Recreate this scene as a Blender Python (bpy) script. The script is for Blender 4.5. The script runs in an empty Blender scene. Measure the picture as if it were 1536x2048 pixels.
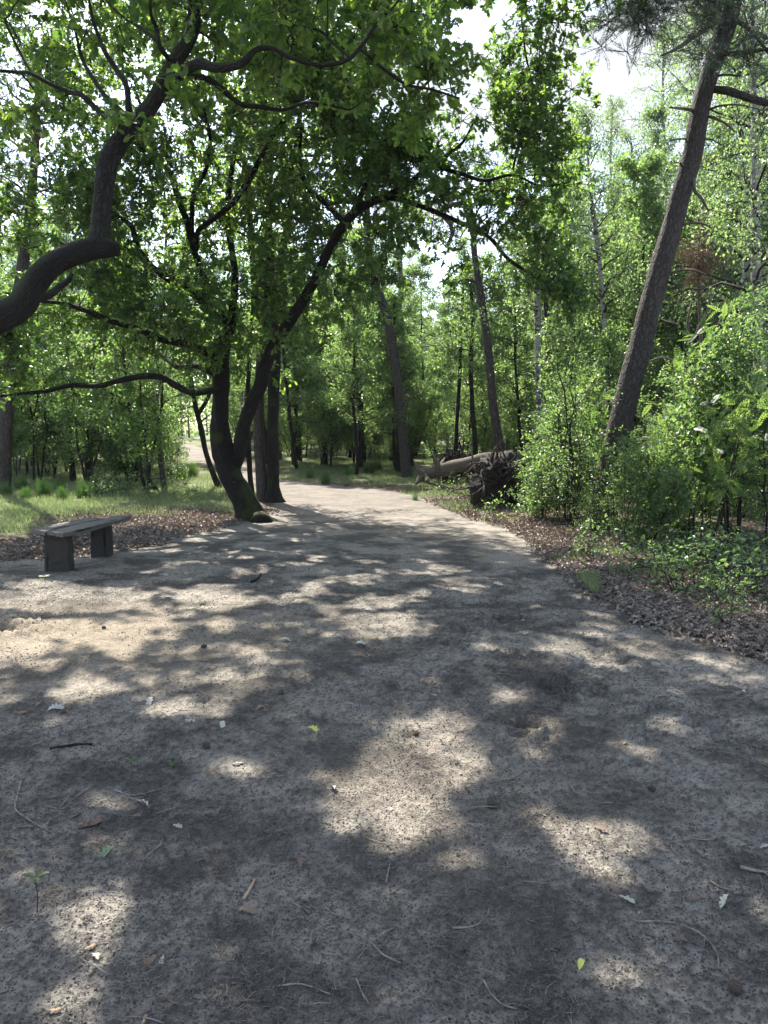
import bpy, math, random
import numpy as np
from mathutils import Vector

# ------------------------------------------------------------------ camera, sky, sun, exposure
SC = bpy.context.scene
COL = SC.collection
FPX = 1500.0                     # focal length of the photograph in its own pixels
PITCH = math.radians(6.24)
CAMZ = 1.5
cam_d = bpy.data.cameras.new('camera')
cam_d.sensor_fit = 'VERTICAL'; cam_d.sensor_height = 36.0
cam_d.lens = FPX / 2048.0 * 36.0
cam_d.clip_start = 0.05; cam_d.clip_end = 2000.0
cam = bpy.data.objects.new('camera', cam_d); COL.objects.link(cam)
cam.location = (0, 0, CAMZ); cam.rotation_euler = (math.radians(90) - PITCH, 0, 0)
SC.camera = cam

SUN_AZ = math.radians(23); SUN_EL = math.radians(52)       # ahead and to the left
SUN = np.array([-math.sin(SUN_AZ) * math.cos(SUN_EL), math.cos(SUN_AZ) * math.cos(SUN_EL), math.sin(SUN_EL)])
sun_d = bpy.data.lights.new('sun', 'SUN'); sun_d.energy = 5.0; sun_d.angle = math.radians(0.53)
sun_d.color = (1.0, 0.95, 0.86)
sun_o = bpy.data.objects.new('sun', sun_d); COL.objects.link(sun_o)
sun_o.rotation_euler = Vector(SUN).to_track_quat('Z', 'Y').to_euler(); sun_o.location = (-10, 20, 40)

w = bpy.data.worlds.new('World'); SC.world = w; w.use_nodes = True
nt = w.node_tree; nt.nodes.clear()
o_ = nt.nodes.new('ShaderNodeOutputWorld'); bg = nt.nodes.new('ShaderNodeBackground')
sky = nt.nodes.new('ShaderNodeTexSky'); sky.sky_type = 'NISHITA'; sky.sun_disc = False
sky.sun_elevation = SUN_EL; sky.sun_rotation = -SUN_AZ; sky.air_density = 1.0; sky.dust_density = 1.5; sky.ozone_density = 1.0
tc = nt.nodes.new('ShaderNodeTexCoord'); mp = nt.nodes.new('ShaderNodeMapping'); mp.inputs['Scale'].default_value = (1, 1, 2.6)
mp.inputs['Location'].default_value = (0.35, 0.1, 0.2)
ns = nt.nodes.new('ShaderNodeTexNoise'); ns.inputs['Scale'].default_value = 2.6; ns.inputs['Detail'].default_value = 9; ns.inputs['Roughness'].default_value = 0.55
rp = nt.nodes.new('ShaderNodeValToRGB'); rp.color_ramp.elements[0].position = 0.45; rp.color_ramp.elements[1].position = 0.60
mx = nt.nodes.new('ShaderNodeMix'); mx.data_type = 'RGBA'
mx.inputs['B'].default_value = (2.0, 2.12, 2.3, 1)
L = nt.links.new
L(tc.outputs['Generated'], mp.inputs['Vector']); L(mp.outputs['Vector'], ns.inputs['Vector']); L(ns.outputs['Fac'], rp.inputs['Fac'])
L(rp.outputs['Color'], mx.inputs['Factor']); L(sky.outputs['Color'], mx.inputs['A']); L(mx.outputs['Result'], bg.inputs['Color'])
L(bg.outputs['Background'], o_.inputs['Surface']); bg.inputs['Strength'].default_value = 0.15

SC.view_settings.view_transform = 'Standard'; SC.view_settings.look = 'None'
SC.view_settings.gamma = 1.0; SC.view_settings.exposure = 1.8
SC.render.engine = 'CYCLES'
cy = SC.cycles
cy.max_bounces = 7; cy.diffuse_bounces = 4; cy.transmission_bounces = 5; cy.glossy_bounces = 2
cy.transparent_max_bounces = 4; cy.caustics_reflective = False; cy.caustics_refractive = False
cy.use_denoising = True; cy.sample_clamp_indirect = 6.0

# ------------------------------------------------------------------ numbers and geometry helpers
cp, sp = math.cos(PITCH), math.sin(PITCH)
def W(px, py, Y):
    """world point that the photograph shows at (px, py) when it stands Y metres ahead"""
    a = (px - 768.0) / FPX; b = (1024.0 - py) / FPX
    dy = cp + b * sp; dz = -sp + b * cp
    t = Y / dy
    return np.array([a * t, Y, CAMZ + dz * t])
def to_px(P):
    P = np.asarray(P, float); x = P[..., 0]; y = P[..., 1]; z = P[..., 2] - CAMZ
    fw = y * cp - z * sp; up = y * sp + z * cp
    fw = np.where(fw > 0.05, fw, 0.05)
    return 768 + FPX * x / fw, 1024 - FPX * up / fw

def _h(i, j, s):
    n = (i * 374761393 + j * 668265263 + s * 2147483647) & 0xffffffff
    n = ((n ^ (n >> 13)) * 1274126177) & 0xffffffff
    return ((n ^ (n >> 16)) & 0xffff) / 65535.0
def vn(x, y, s=0):
    xi = np.floor(x).astype(np.int64); yi = np.floor(y).astype(np.int64)
    fx = x - xi; fy = y - yi; fx = fx * fx * (3 - 2 * fx); fy = fy * fy * (3 - 2 * fy)
    return (_h(xi, yi, s) * (1 - fx) + _h(xi + 1, yi, s) * fx) * (1 - fy) + (_h(xi, yi + 1, s) * (1 - fx) + _h(xi + 1, yi + 1, s) * fx) * fy
def fbm(x, y, o=4, s=0, g=0.5):
    v = 0; a = 1; t = 0
    for k in range(o):
        v = v + a * vn(x * 2 ** k + 17.3 * k, y * 2 ** k - 9.1 * k, s + k); t += a; a *= g
    return v / t
def sstep(a, b, x):
    t = np.clip((x - a) / (b - a), 0, 1); return t * t * (3 - 2 * t)

def rise(x, y):
    return 0.018 * np.clip(y - 20, 0, 45)
def G(px, py):
    """ground point under a pixel"""
    z = 0.0
    for _ in range(25):
        b = (1024.0 - py) / FPX; dy = cp + b * sp; dz = -sp + b * cp
        if dz > -1e-3: dz = -1e-3
        t = (z - CAMZ) / dz; Y = min(dy * t, 120.0); z = float(rise(0, Y)) * 0.5 + z * 0.5
    return np.array([(px - 768.0) / FPX * Y / dy, Y])

LEFT = [(0, 1112), (150, 1102), (240, 1092), (330, 1082), (420, 1064), (480, 1046), (545, 1030), (560, 1000), (545, 976),
        (500, 962), (470, 946), (425, 932), (380, 916), (345, 903), (325, 893)]
RIGHT = [(372, 888), (430, 905), (480, 928), (560, 960), (640, 966), (740, 976), (830, 993), (870, 1012), (930, 1037), (1010, 1056),
         (1060, 1084), (1110, 1135), (1180, 1195), (1270, 1245), (1400, 1285), (1536, 1325), (1750, 1390)]
POLY = np.array([(-9, -6), (-9, 7.5)] + [tuple(G(*p)) for p in LEFT] + [tuple(G(*p)) for p in RIGHT] + [(6.5, 2.0), (7, -6)])
def path_sd(x, y):
    """signed distance to the sandy path, positive inside"""
    x = np.asarray(x, float); y = np.asarray(y, float)
    d = np.full(x.shape, 1e9); ins = np.zeros(x.shape, bool)
    n = len(POLY)
    for i in range(n):
        ax, ay = POLY[i]; bx, by = POLY[(i + 1) % n]
        ex, ey = bx - ax, by - ay
        t = np.clip(((x - ax) * ex + (y - ay) * ey) / (ex * ex + ey * ey + 1e-9), 0, 1)
        d = np.minimum(d, (x - ax - t * ex) ** 2 + (y - ay - t * ey) ** 2)
        c = ((ay > y) != (by > y)) & (x < (bx - ax) * (y - ay) / ((by - ay) + 1e-12) + ax)
        ins ^= c
    d = np.sqrt(d)
    return np.where(ins, d, -d)

_rng = np.random.default_rng(11)
DENTS = []
for (px, py, r) in [(965, 1252, .12), (985, 1240, .08), (1105, 1378, .10), (1085, 1368, .07), (1070, 1312, .07), (1020, 1308, .06), (1200, 1308, .06),
                    (1385, 1450, .06), (1060, 1452, .09), (1040, 1470, .06), (930, 1265, .08), (1250, 1385, .06), (900, 1290, .06), (400, 1408, .05), (10, 1262, .16), (150, 1325, .06)]:
    g = G(px, py); DENTS.append((g[0], g[1], r,   .038 if r < .15 else .08))
for _ in range(150):
    px = _rng.uniform(780, 1330); py = _rng.uniform(1180, 1560); g = G(px, py)
    DENTS.append((g[0], g[1], _rng.uniform(.03, .08), _rng.uniform(.004, .018)))
for _ in range(60):
    px = _rng.uniform(0, 1536); py = _rng.uniform(1150, 2048); g = G(px, py)
    DENTS.append((g[0], g[1], _rng.uniform(.02, .05), _rng.uniform(.002, .008)))

def hgt(x, y, fine=False):
    x = np.asarray(x, float); y = np.asarray(y, float)
    z = rise(x, y) + 0.05 * (fbm(x * .35, y * .35, 3, 5) - .5)
    sd = path_sd(x, y)
    z = z + 0.05 * sstep(0.0, -1.2, sd) + 0.10 * sstep(-.5, -4, sd) * (fbm(x * .5 + 4, y * .5, 3, 9) - .3)
    if fine:
        near = sstep(14, 6, y)
        z = z + (0.035 * (fbm(x * 3, y * 3, 4, 21) - .5) + 0.011 * (fbm(x * 14, y * 14, 3, 31) - .5)) * (0.35 + 0.65 * near)
        cl = fbm(x * 62, y * 62, 2, 41)
        z = z + near * 0.009 * (sstep(.42, .85, cl) - .2) * (.35 + 1.0 * fbm(x * 1.3, y * 1.3, 3, 77))
        m = (y > .5) & (y < 9)
        xm, ym = x[m], y[m]; dz = np.zeros(xm.shape)
        for (cx, cy_, r, dp) in DENTS:
            q = (np.abs(xm - cx) < 3 * r) & (np.abs(ym - cy_) < 3 * r)
            if not q.any(): continue
            rr = np.hypot((xm[q] - cx) / 1.3, ym[q] - cy_) / r * (.8 + .5 * vn(xm[q] * 30, ym[q] * 30, 3))
            dz[q] += dp * (.55 * np.exp(-((rr - 1.25) / .35) ** 2) - 1.0 * np.exp(-(rr / .75) ** 2)) * (.6 + .8 * vn(xm[q] * 60, ym[q] * 60, 5))
        z[m] += dz
    return z
def hz(x, y): return float(hgt(np.array([x]), np.array([y]))[0])

# mesh builder --------------------------------------------------------------
class MB:
    def __init__(s): s.V = []; s.A = []; s.R = []; s.F = []; s.n = 0
    def add(s, V, faces, mat=0, smooth=True, bk=None, rnd=None):
        V = np.asarray(V, np.float32); n = len(V)
        s.V.append(V); s.A.append(np.zeros((n, 3), np.float32) if bk is None else np.asarray(bk, np.float32))
        s.R.append(np.zeros(n, np.float32) if rnd is None else np.asarray(rnd, np.float32))
        for f in faces:
            f = np.asarray(f, np.int32)
            if len(f): s.F.append((f + s.n, mat, smooth))
        s.n += n
    def mesh(s, name, mats):
        me = bpy.data.meshes.new(name)
        V = np.concatenate(s.V); me.vertices.add(len(V)); me.vertices.foreach_set('co', V.ravel())
        li = np.concatenate([f.ravel() for f, _, _ in s.F]); tot = np.concatenate([np.full(len(f), f.shape[1], np.int32) for f, _, _ in s.F])
        mi = np.concatenate([np.full(len(f), m, np.int32) for f, m, _ in s.F]); sm = np.concatenate([np.full(len(f), b, bool) for f, _, b in s.F])
        me.loops.add(len(li)); me.loops.foreach_set('vertex_index', li)
        me.polygons.add(len(tot)); st = np.zeros(len(tot), np.int32); st[1:] = np.cumsum(tot)[:-1]
        me.polygons.foreach_set('loop_start', st)
        me.polygons.foreach_set('material_index', mi); me.polygons.foreach_set('use_smooth', sm)
        a = me.attributes.new('bk', 'FLOAT_VECTOR', 'POINT'); a.data.foreach_set('vector', np.concatenate(s.A).ravel())
        a = me.attributes.new('rnd', 'FLOAT', 'POINT'); a.data.foreach_set('value', np.concatenate(s.R))
        for m in mats: me.materials.append(m)
        me.update(calc_edges=True); me.validate()
        return me

def link(name, me, parent=None, loc=None):
    o = bpy.data.objects.new(name, me); COL.objects.link(o)
    if parent is not None: o.parent = parent
    if loc is not None: o.location = loc
    return o
def tag(o, label=None, cat=None, group=None, kind=None):
    if label: o['label'] = label
    if cat: o['category'] = cat
    if group: o['group'] = group
    if kind: o['kind'] = kind
    return o
def empty(name, loc=(0, 0, 0), rz=0.0):
    o = bpy.data.objects.new(name, None); COL.objects.link(o); o.location = loc; o.rotation_euler = (0, 0, rz); o.empty_display_size = .2
    return o
def nrm(v): return v / (np.linalg.norm(v, axis=-1, keepdims=True) + 1e-9)

def spline(P, n):
    """smooth resampling of control rows (x, y, z, r) to n rows"""
    P = np.asarray(P, float); d = np.r_[0, np.cumsum(np.linalg.norm(np.diff(P[:, :3], axis=0), axis=1))]
    T = np.linspace(0, d[-1], n); out = np.zeros((n, P.shape[1])); m = np.gradient(P, d, axis=0) if len(P) > 2 else np.repeat((P[1:] - P[:1]) / d[-1], 2, axis=0)
    i = np.clip(np.searchsorted(d, T, 'right') - 1, 0, len(d) - 2); h = (d[i + 1] - d[i]); t = ((T - d[i]) / h)[:, None]; h = h[:, None]
    return (2 * t ** 3 - 3 * t ** 2 + 1) * P[i] + (t ** 3 - 2 * t ** 2 + t) * h * m[i] + (-2 * t ** 3 + 3 * t ** 2) * P[i + 1] + (t ** 3 - t ** 2) * h * m[i + 1]

def tube(mb, P, R, k=8, mat=0, lump=0.0, seed=0, flare=None):
    P = np.asarray(P, float); R = np.maximum(np.asarray(R, float), 1e-4); n = len(P)
    T = nrm(np.gradient(P, axis=0)); U = np.zeros_like(P)
    r = np.array([1.0, 0, 0]) if abs(T[0, 0]) < .8 else np.array([0, 1.0, 0])
    u = r - T[0] * r.dot(T[0]); u /= np.linalg.norm(u); U[0] = u
    for i in range(1, n):
        u = u - T[i] * u.dot(T[i]); u /= (np.linalg.norm(u) + 1e-9); U[i] = u
    Vv = np.cross(T, U); th = np.linspace(0, 2 * np.pi, k, endpoint=False); c, s_ = np.cos(th), np.sin(th)
    Ln = np.r_[0, np.cumsum(np.linalg.norm(np.diff(P, axis=0), axis=1))]
    rr = np.repeat(R[:, None], k, 1)
    if lump:
        rg = np.random.default_rng(seed); ph = rg.uniform(0, 6.28, 8)
        for q, (a, b) in enumerate([(1, 1.3), (2, 2.1), (3, 3.7), (5, .9), (7, 1.7), (2, 9.0), (4, 14.)]):
            rr = rr * (1 + lump * (.5 if q > 4 else .8) / (1 + .25 * q) * np.sin(a * th[None] + b * Ln[:, None] / max(.25, 1) * 2 + ph[q]))
    if flare is not None:      # root buttresses near the base: (height, amount, lobes)
        fh, fa, fl = flare; e = np.exp(-Ln / fh)[:, None]
        rg = np.random.default_rng(seed + 5); ph = rg.uniform(0, 6.28, 2)
        rr = rr * (1 + fa * e * (1 + .55 * np.sin(fl * th[None] + ph[0]) + .25 * np.sin((fl * 2 + 1) * th[None] + ph[1])))
    V = P[:, None] + rr[..., None] * (U[:, None] * c[None, :, None] + Vv[:, None] * s_[None, :, None])
    rm = max(float(R.mean()), .02)
    bk = np.stack([np.repeat((c * rm)[None], n, 0), np.repeat((s_ * rm)[None], n, 0), np.repeat(Ln[:, None], k, 1) + seed % 97 * 1.37], -1)
    i = np.arange(n - 1)[:, None] * k; j = np.arange(k)[None]; j2 = (j + 1) % k
    F = np.stack([i + j, i + j2, i + k + j2, i + k + j], -1).reshape(-1, 4)
    cap = [np.arange(k)[::-1][None]]; cap2 = [(np.arange(k) + (n - 1) * k)[None]]
    mb.add(V.reshape(-1, 3), [F] + cap + cap2, mat, True, bk.reshape(-1, 3), np.full(n * k, (seed * .37) % 1))

def twigs(mb, A, B, r, rng, mat=0, bend=.12, k=3):
    """many thin three-ring twigs from A to B at once"""
    N = len(A)
    if N == 0: return
    Ln = np.linalg.norm(B - A, axis=1, keepdims=True); M = (A + B) / 2 + rng.normal(0, 1, (N, 3)) * Ln * bend
    D = nrm(B - A); ref = np.where(np.abs(D[:, :1]) < .7, np.array([[1., 0, 0]]), np.array([[0, 1., 0]]))
    U = nrm(np.cross(D, ref)); V_ = np.cross(D, U); r = np.broadcast_to(np.asarray(r, float).reshape(-1, 1), (N, 1))
    rings = []
    for C, f in ((A, 1.0), (M, .75), (B, .25)):
        rings.append(np.stack([C + r * f * (U * math.cos(a) + V_ * math.sin(a)) for a in np.arange(k) * 2 * math.pi / k], 1))
    X = np.concatenate(rings, 1).reshape(-1, 3)
    j = np.arange(k); base = np.concatenate([np.stack([q * k + j, q * k + (j + 1) % k, (q + 1) * k + (j + 1) % k, (q + 1) * k + j], -1) for q in (0, 1)])
    F = (base[None] + (np.arange(N) * 3 * k)[:, None, None]).reshape(-1, 4)
    bk = np.concatenate([X[:, :2] * .3, X[:, 2:]], 1)
    mb.add(X, [F], mat, True, bk)

# leaf outlines: x across, y along (0..1), z up -----------------------------------
def strip_leaf(st, fold=.12, bend=.15):
    V = []
    for (t, wd) in st:
        z = -bend * t * t
        V += [(-wd, t, z + fold * wd), (0, t, z), (wd, t, z + fold * wd)]
    F = []
    for i in range(len(st) - 1):
        a = 3 * i; F += [(a, a + 1, a + 4, a + 3), (a + 1, a + 2, a + 5, a + 4)]
    return np.array(V, float), np.array(F)
def flat_strip(st, bend=.15):
    V = []; F = []
    for i, (t, wd) in enumerate(st):
        V += [(-wd, t, -bend * t * t), (wd, t, -bend * t * t)]
        if i: a = 2 * i - 2; F.append((a, a + 1, a + 3, a + 2))
    return np.array(V, float), np.array(F)
OAK_HI = strip_leaf([(-.08, .012), (.06, .03), (.16, .13), (.25, .07), (.37, .23), (.46, .12), (.58, .31), (.68, .16), (.78, .27), (.87, .14), (.95, .12), (1.0, .02)], .25, .2)
OAK_LO = flat_strip([(0, .02), (.2, .14), (.32, .08), (.52, .30), (.64, .15), (.82, .26), (1.0, .05)], .2)
OVAL = strip_leaf([(0, .02), (.22, .2), (.55, .27), (.82, .15), (1, .01)], .35, .25)
DIAM = (np.array([(0, 0, 0), (.33, .42, .05), (0, 1, -.12), (-.33, .42, .05)], float), np.array([(0, 1, 2, 3)]))
NEEDLE = (np.array([(-.035, 0, 0), (.035, 0, 0), (0, 1, 0)], float), np.array([(0, 1, 2)]))
BLADE = (np.array([(-.05, 0, 0), (.05, 0, 0), (.035, .55, .06), (0, 1, .3), (-.035, .55, .06)], float), np.array([(0, 1, 2, 4), (4, 2, 3, 3)]))
BLADE = (np.array([(-.05, 0, 0), (.05, 0, 0), (.03, .6, .10), (-.03, .6, .10), (.004, 1, .34), (-.004, 1, .34)], float), np.array([(0, 1, 2, 3), (3, 2, 4, 5)]))
def rowan():
    V = []; F = []
    for i in range(6):
        y = .18 + i * .14; ln = .30 - .03 * abs(i - 2)
        for s in (-1, 1):
            d = np.array([s * .86, .5, -.1]); d /= np.linalg.norm(d); q = np.array([-d[1], d[0], 0]) * .055; o = np.array([0, y, -.12 * y * y]); b = len(V)
            V += [tuple(o), tuple(o + d * ln * .5 + q), tuple(o + d * ln), tuple(o + d * ln * .5 - q)]; F.append((b, b + 1, b + 2, b + 3))
    b = len(V); V += [(-.006, 0, 0), (.006, 0, 0), (.006, 1, -.12), (-.006, 1, -.12)]; F.append((b, b + 1, b + 2, b + 3))
    b = len(V); V += [(0, .92, -.1), (.055, 1.05, -.12), (0, 1.22, -.2), (-.055, 1.05, -.12)]; F.append((b, b + 1, b + 2, b + 3))
    return np.array(V, float), np.array(F)
ROWAN = rowan()

def leaves(mb, T, pos, d, nv, size, rng, mat=1, smooth=False, rnd=None):
    TV, TF = T; N = len(pos)
    if N == 0: return
    d = nrm(d); s = nrm(np.cross(d, nv)); u = np.cross(s, d); size = np.asarray(size).reshape(-1, 1, 1) * np.ones((N, 1, 1))
    V = pos[:, None] + size * (s[:, None] * TV[None, :, :1] + d[:, None] * TV[None, :, 1:2] + u[:, None] * TV[None, :, 2:3])
    m = len(TV); F = (TF[None] + (np.arange(N) * m)[:, None, None]).reshape(-1, TF.shape[1])
    r = rng.random(N) if rnd is None else rnd
    mb.add(V.reshape(-1, 3), [F], mat, smooth, None, np.repeat(r, m))

# light holes: places of the ground where the photograph shows sun; leaves on the way to the sun are left out
HOLES = [(850, 1520, 120, 105), (800, 1620, 105, 80), (900, 1440, 60, 30), (690, 1610, 60, 60), (185, 1850, 85, 75), (130, 1990, 70, 60), (215, 1690, 45, 20), (1240, 1690, 75, 38), (915, 1720, 45, 25),
         (40, 1300, 80, 50), (150, 1200, 190, 30), (200, 1265, 130, 22), (420, 1190, 90, 18), (280, 1270, 60, 12), (480, 1362, 55, 20), (600, 1350, 50, 14), (170, 1378, 55, 26), (330, 1410, 60, 18), (430, 1412, 26, 18),
         (740, 1240, 70, 14), (760, 1200, 50, 12), (700, 1160, 60, 10), (900, 1140, 60, 10), (1010, 1390, 35, 12), (1090, 1460, 40, 18), (1235, 1960, 60, 50), (1270, 1500, 40, 12), (60, 1170, 60, 12), (470, 1530, 40, 25),
         (800, 1958, 24, 22), (300, 1245, 50, 10), (790, 1790, 24, 20), (1060, 1500, 30, 20), (20, 1400, 40, 22), (470, 1205, 90, 14),
         (1250, 1130, 120, 15), (1400, 1180, 100, 20), (1120, 1062, 60, 15), (1480, 1235, 60, 15), (640, 985, 60, 6), (740, 1004, 50, 4), (880, 1040, 60, 6), (960, 1075, 40, 6), (200, 1030, 240, 20), (380, 1040, 110, 16), (100, 1015, 120, 10), (180, 1108, 60, 8), (300, 1100, 60, 6)]
def keep(P, rng, extra=.0):
    g = P - SUN[None] * (P[:, 2:3] / SUN[2]); g[:, 2] = 0
    px, py = to_px(g); ok = np.ones(len(P), bool)
    nx = (fbm(g[:, 0] * 3.1, g[:, 1] * 3.1, 3, 61) - .5); ny = (fbm(g[:, 0] * 3.1 + 40, g[:, 1] * 3.1, 3, 67) - .5)
    fz = 2.6 * (fbm(g[:, 0] * 9 + 3, g[:, 1] * 7, 2, 73) - .5)
    for (cx, cy_, rx, ry) in HOLES:
        rx, ry = rx * .86, ry * .86
        e = np.hypot((px - cx) / rx + nx * 1.3, (py - cy_) / ry + ny * 1.3) + fz * min(1.0, 32 / rx)
        ok &= ~(e < 1.12)
    fl = fbm(g[:, 0] * 4.2 + g[:, 1] * 1.1, g[:, 1] * 3.2, 2, 91); zone = (py > 1050) & (py < 1330) & (px > 100) & (px < 1250)
    ok &= ~((fl > np.where(zone, .645, .79)) & (py > 950))
    return ok
def sky_gap(P, gaps):
    px, py = to_px(P); ok = np.ones(len(P), bool)
    return ok

# ------------------------------------------------------------------ materials
class M:
    def __init__(s, name):
        s.m = bpy.data.materials.new(name); s.m.use_nodes = True; s.t = s.m.node_tree; s.t.nodes.clear(); s.out = s.n('OutputMaterial')
    def n(s, kind, props=None, **inp):
        nd = s.t.nodes.new('ShaderNode' + kind)
        for k, v in (props or {}).items(): setattr(nd, k, v)
        for k, v in inp.items():
            key = int(k[1:]) if k[0] == '_' and k[1:].isdigit() else k.replace('_', ' ')
            sk = nd.inputs[key]
            if isinstance(v, bpy.types.NodeSocket): s.t.links.new(v, sk)
            elif isinstance(v, tuple) and len(v) == 3 and sk.type == 'RGBA': sk.default_value = (*v, 1)
            else: sk.default_value = v
        return nd
    def ramp(s, fac, stops, interp='LINEAR'):
        r = s.n('ValToRGB', Fac=fac); cr = r.color_ramp; cr.interpolation = interp
        while len(cr.elements) < len(stops): cr.elements.new(.5)
        for e, (p, c) in zip(cr.elements, stops): e.position = p; e.color = (*c, 1) if isinstance(c, tuple) else (c, c, c, 1)
        return r.outputs['Color']
    def mix(s, f, a, b, bt='MIX'):
        q = s.t.nodes.new('ShaderNodeMix'); q.data_type = 'RGBA'; q.blend_type = bt
        for k, v in (('Factor', f), ('A', a), ('B', b)):
            sk = [i for i in q.inputs if i.name == k and (i.type == 'RGBA' or k == 'Factor' and i.type == 'VALUE')][0]
            if isinstance(v, bpy.types.NodeSocket): s.t.links.new(v, sk)
            else: sk.default_value = (*v, 1) if isinstance(v, tuple) else v
        return [x for x in q.outputs if x.type == 'RGBA'][0]
    def math(s, op, a, b=0.0, c=None):
        q = s.t.nodes.new('ShaderNodeMath'); q.operation = op
        for i, v in enumerate((a, b) if c is None else (a, b, c)):
            if isinstance(v, bpy.types.NodeSocket): s.t.links.new(v, q.inputs[i])
            else: q.inputs[i].default_value = v
        return q.outputs[0]
    def noise(s, vec, sc, det=4, ro=.55, out='Fac', dist=0.0):
        return s.n('TexNoise', Vector=vec, Scale=sc, Detail=det, Roughness=ro, Distortion=dist).outputs[out]
    def scale(s, vec, v3): return s.n('Mapping', Vector=vec, Scale=v3).outputs[0]
    def attr(s, nm, o='Fac'): return s.n('Attribute', {'attribute_name': nm}).outputs[o]
    def surf(s, sh): s.t.links.new(sh, s.out.inputs['Surface']); return s.m
    def bump(s, h, dist=.01, st=1.0): return s.n('Bump', Height=h, Distance=dist, Strength=st).outputs[0]

def leaf_mat(name, cols, trans, tf=.5, gloss=.35, rough=.45):
    m = M(name); r = m.attr('rnd'); oi = m.n('ObjectInfo').outputs['Random']
    c = m.ramp(r, [(i / (len(cols) - 1), k) for i, k in enumerate(cols)])
    g = m.n('NewGeometry').outputs['Position']; nz = m.noise(g, 1.1, 2)
    c = m.mix(m.math('MULTIPLY', m.math('SUBTRACT', nz, .3), .55), c, tuple(x * 1.5 for x in cols[-1]))
    hs = m.n('HueSaturation', Hue=m.math('MULTIPLY_ADD', oi, .035, .4825), Saturation=.95, Value=m.math('MULTIPLY_ADD', oi, .35, .83), Color=c).outputs[0]
    tcol = m.mix(r, trans[0], trans[1])
    b = m.n('BsdfPrincipled', Base_Color=hs, Roughness=rough, IOR=1.4); b.inputs['Specular IOR Level'].default_value = gloss
    t = m.n('BsdfTranslucent', Color=tcol)
    return m.surf(m.n('MixShader', Fac=tf, _1=b.outputs[0], _2=t.outputs[0]).outputs[0])

def bark_mat(name, dark, light, sx=26., sz=5., moss=0.0, bd=.02, reds=None, mossc=(.045, .065, .012), warp=2.2):
    m = M(name); bk = m.attr('bk', 'Vector'); pos = m.n('NewGeometry').outputs['Position']
    wv = m.n('VectorMath', {'operation': 'ADD'}); m.t.links.new(m.scale(bk, (sx, sx, sz)), wv.inputs[0])
    ds = m.n('VectorMath', {'operation': 'SCALE'}, Scale=warp); m.t.links.new(m.noise(bk, 14, 4, out='Color'), ds.inputs[0]); m.t.links.new(ds.outputs[0], wv.inputs[1])
    v = m.n('TexVoronoi', {'feature': 'DISTANCE_TO_EDGE'}, Vector=wv.outputs[0], Scale=1.0).outputs['Distance']
    fur = m.ramp(v, [(0, 0.0), (.22, .8), (.6, 1.0)])
    fn = m.noise(m.scale(bk, (sx * 1.5, sx * 1.5, sz * 3)), 1.6, 5)
    h = m.math('ADD', m.math('MULTIPLY', fur, .7), m.math('MULTIPLY', fn, .5))
    c = m.mix(m.math('MULTIPLY', m.math('MULTIPLY_ADD', fur, .55, .35), m.math('MULTIPLY_ADD', fn, 1.3, .0)), dark, light)
    if reds is not None: c = m.mix(m.ramp(m.noise(bk, 2.3, 3), [(.42, 0.0), (.6, .8)]), c, reds)
    if moss:
        nz = m.n('SeparateXYZ', Vector=m.n('NewGeometry').outputs['Normal']).outputs['Z']; big = m.noise(pos, 3.3, 4)
        f = m.math('MULTIPLY', m.ramp(m.math('ADD', m.math('MULTIPLY', nz, .28), big), [(.58 - moss * .2, 0.0), (.72 - moss * .2, 1.0)]), m.math('MINIMUM', 1.0, moss + .3))
        c = m.mix(f, c, mossc)
    b = m.n('BsdfPrincipled', Base_Color=c, Roughness=.9, Normal=m.bump(h, bd, .9)); b.inputs['Specular IOR Level'].default_value = .25
    return m.surf(b.outputs[0])

OAKBARK = bark_mat('oak_bark', (.006, .005, .005), (.034, .030, .026), 40, 9, .18)
OAKBARK2 = bark_mat('oak_bark_near', (.007, .007, .006), (.046, .041, .037), 60, 12, .15, .016)
PINEBARK = bark_mat('pine_bark', (.018, .015, .014), (.125, .104, .096), 26, 8, 0, .022, warp=1.1)
PINERED = bark_mat('pine_red_bark', (.05, .025, .015), (.22, .10, .055), 22, 6, 0, .01)
DEADBARK = bark_mat('dead_bark', (.05, .038, .029), (.24, .195, .15), 40, 3, 0, .012)
TWIGM = bark_mat('twig_bark', (.015, .012, .010), (.05, .041, .033), 40, 20, 0, .003)
def birch_mat():
    m = M('birch_bark'); bk = m.attr('bk', 'Vector')
    n1 = m.noise(m.scale(bk, (9, 9, 14)), 1.0, 4, .65); f = m.ramp(n1, [(.44, 0.0), (.50, 1.0)])
    n2 = m.noise(m.scale(bk, (12, 12, 60)), 1.0, 3); f2 = m.ramp(n2, [(.36, 0.0), (.42, 1.0)])
    z = m.n('SeparateXYZ', Vector=m.n('NewGeometry').outputs['Position']).outputs['Z']
    f3 = m.ramp(m.math('ADD', m.math('MULTIPLY', z, .12), m.math('MULTIPLY', n1, .4)), [(.28, 0.0), (.55, 1.0)])
    c = m.mix(m.math('MULTIPLY', m.math('MULTIPLY', f, f2), f3), (.025, .022, .02), (.27, .255, .235))
    b = m.n('BsdfPrincipled', Base_Color=c, Roughness=.75, Normal=m.bump(n1, .01, .6)); return m.surf(b.outputs[0])
BIRCHBARK = birch_mat()

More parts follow.
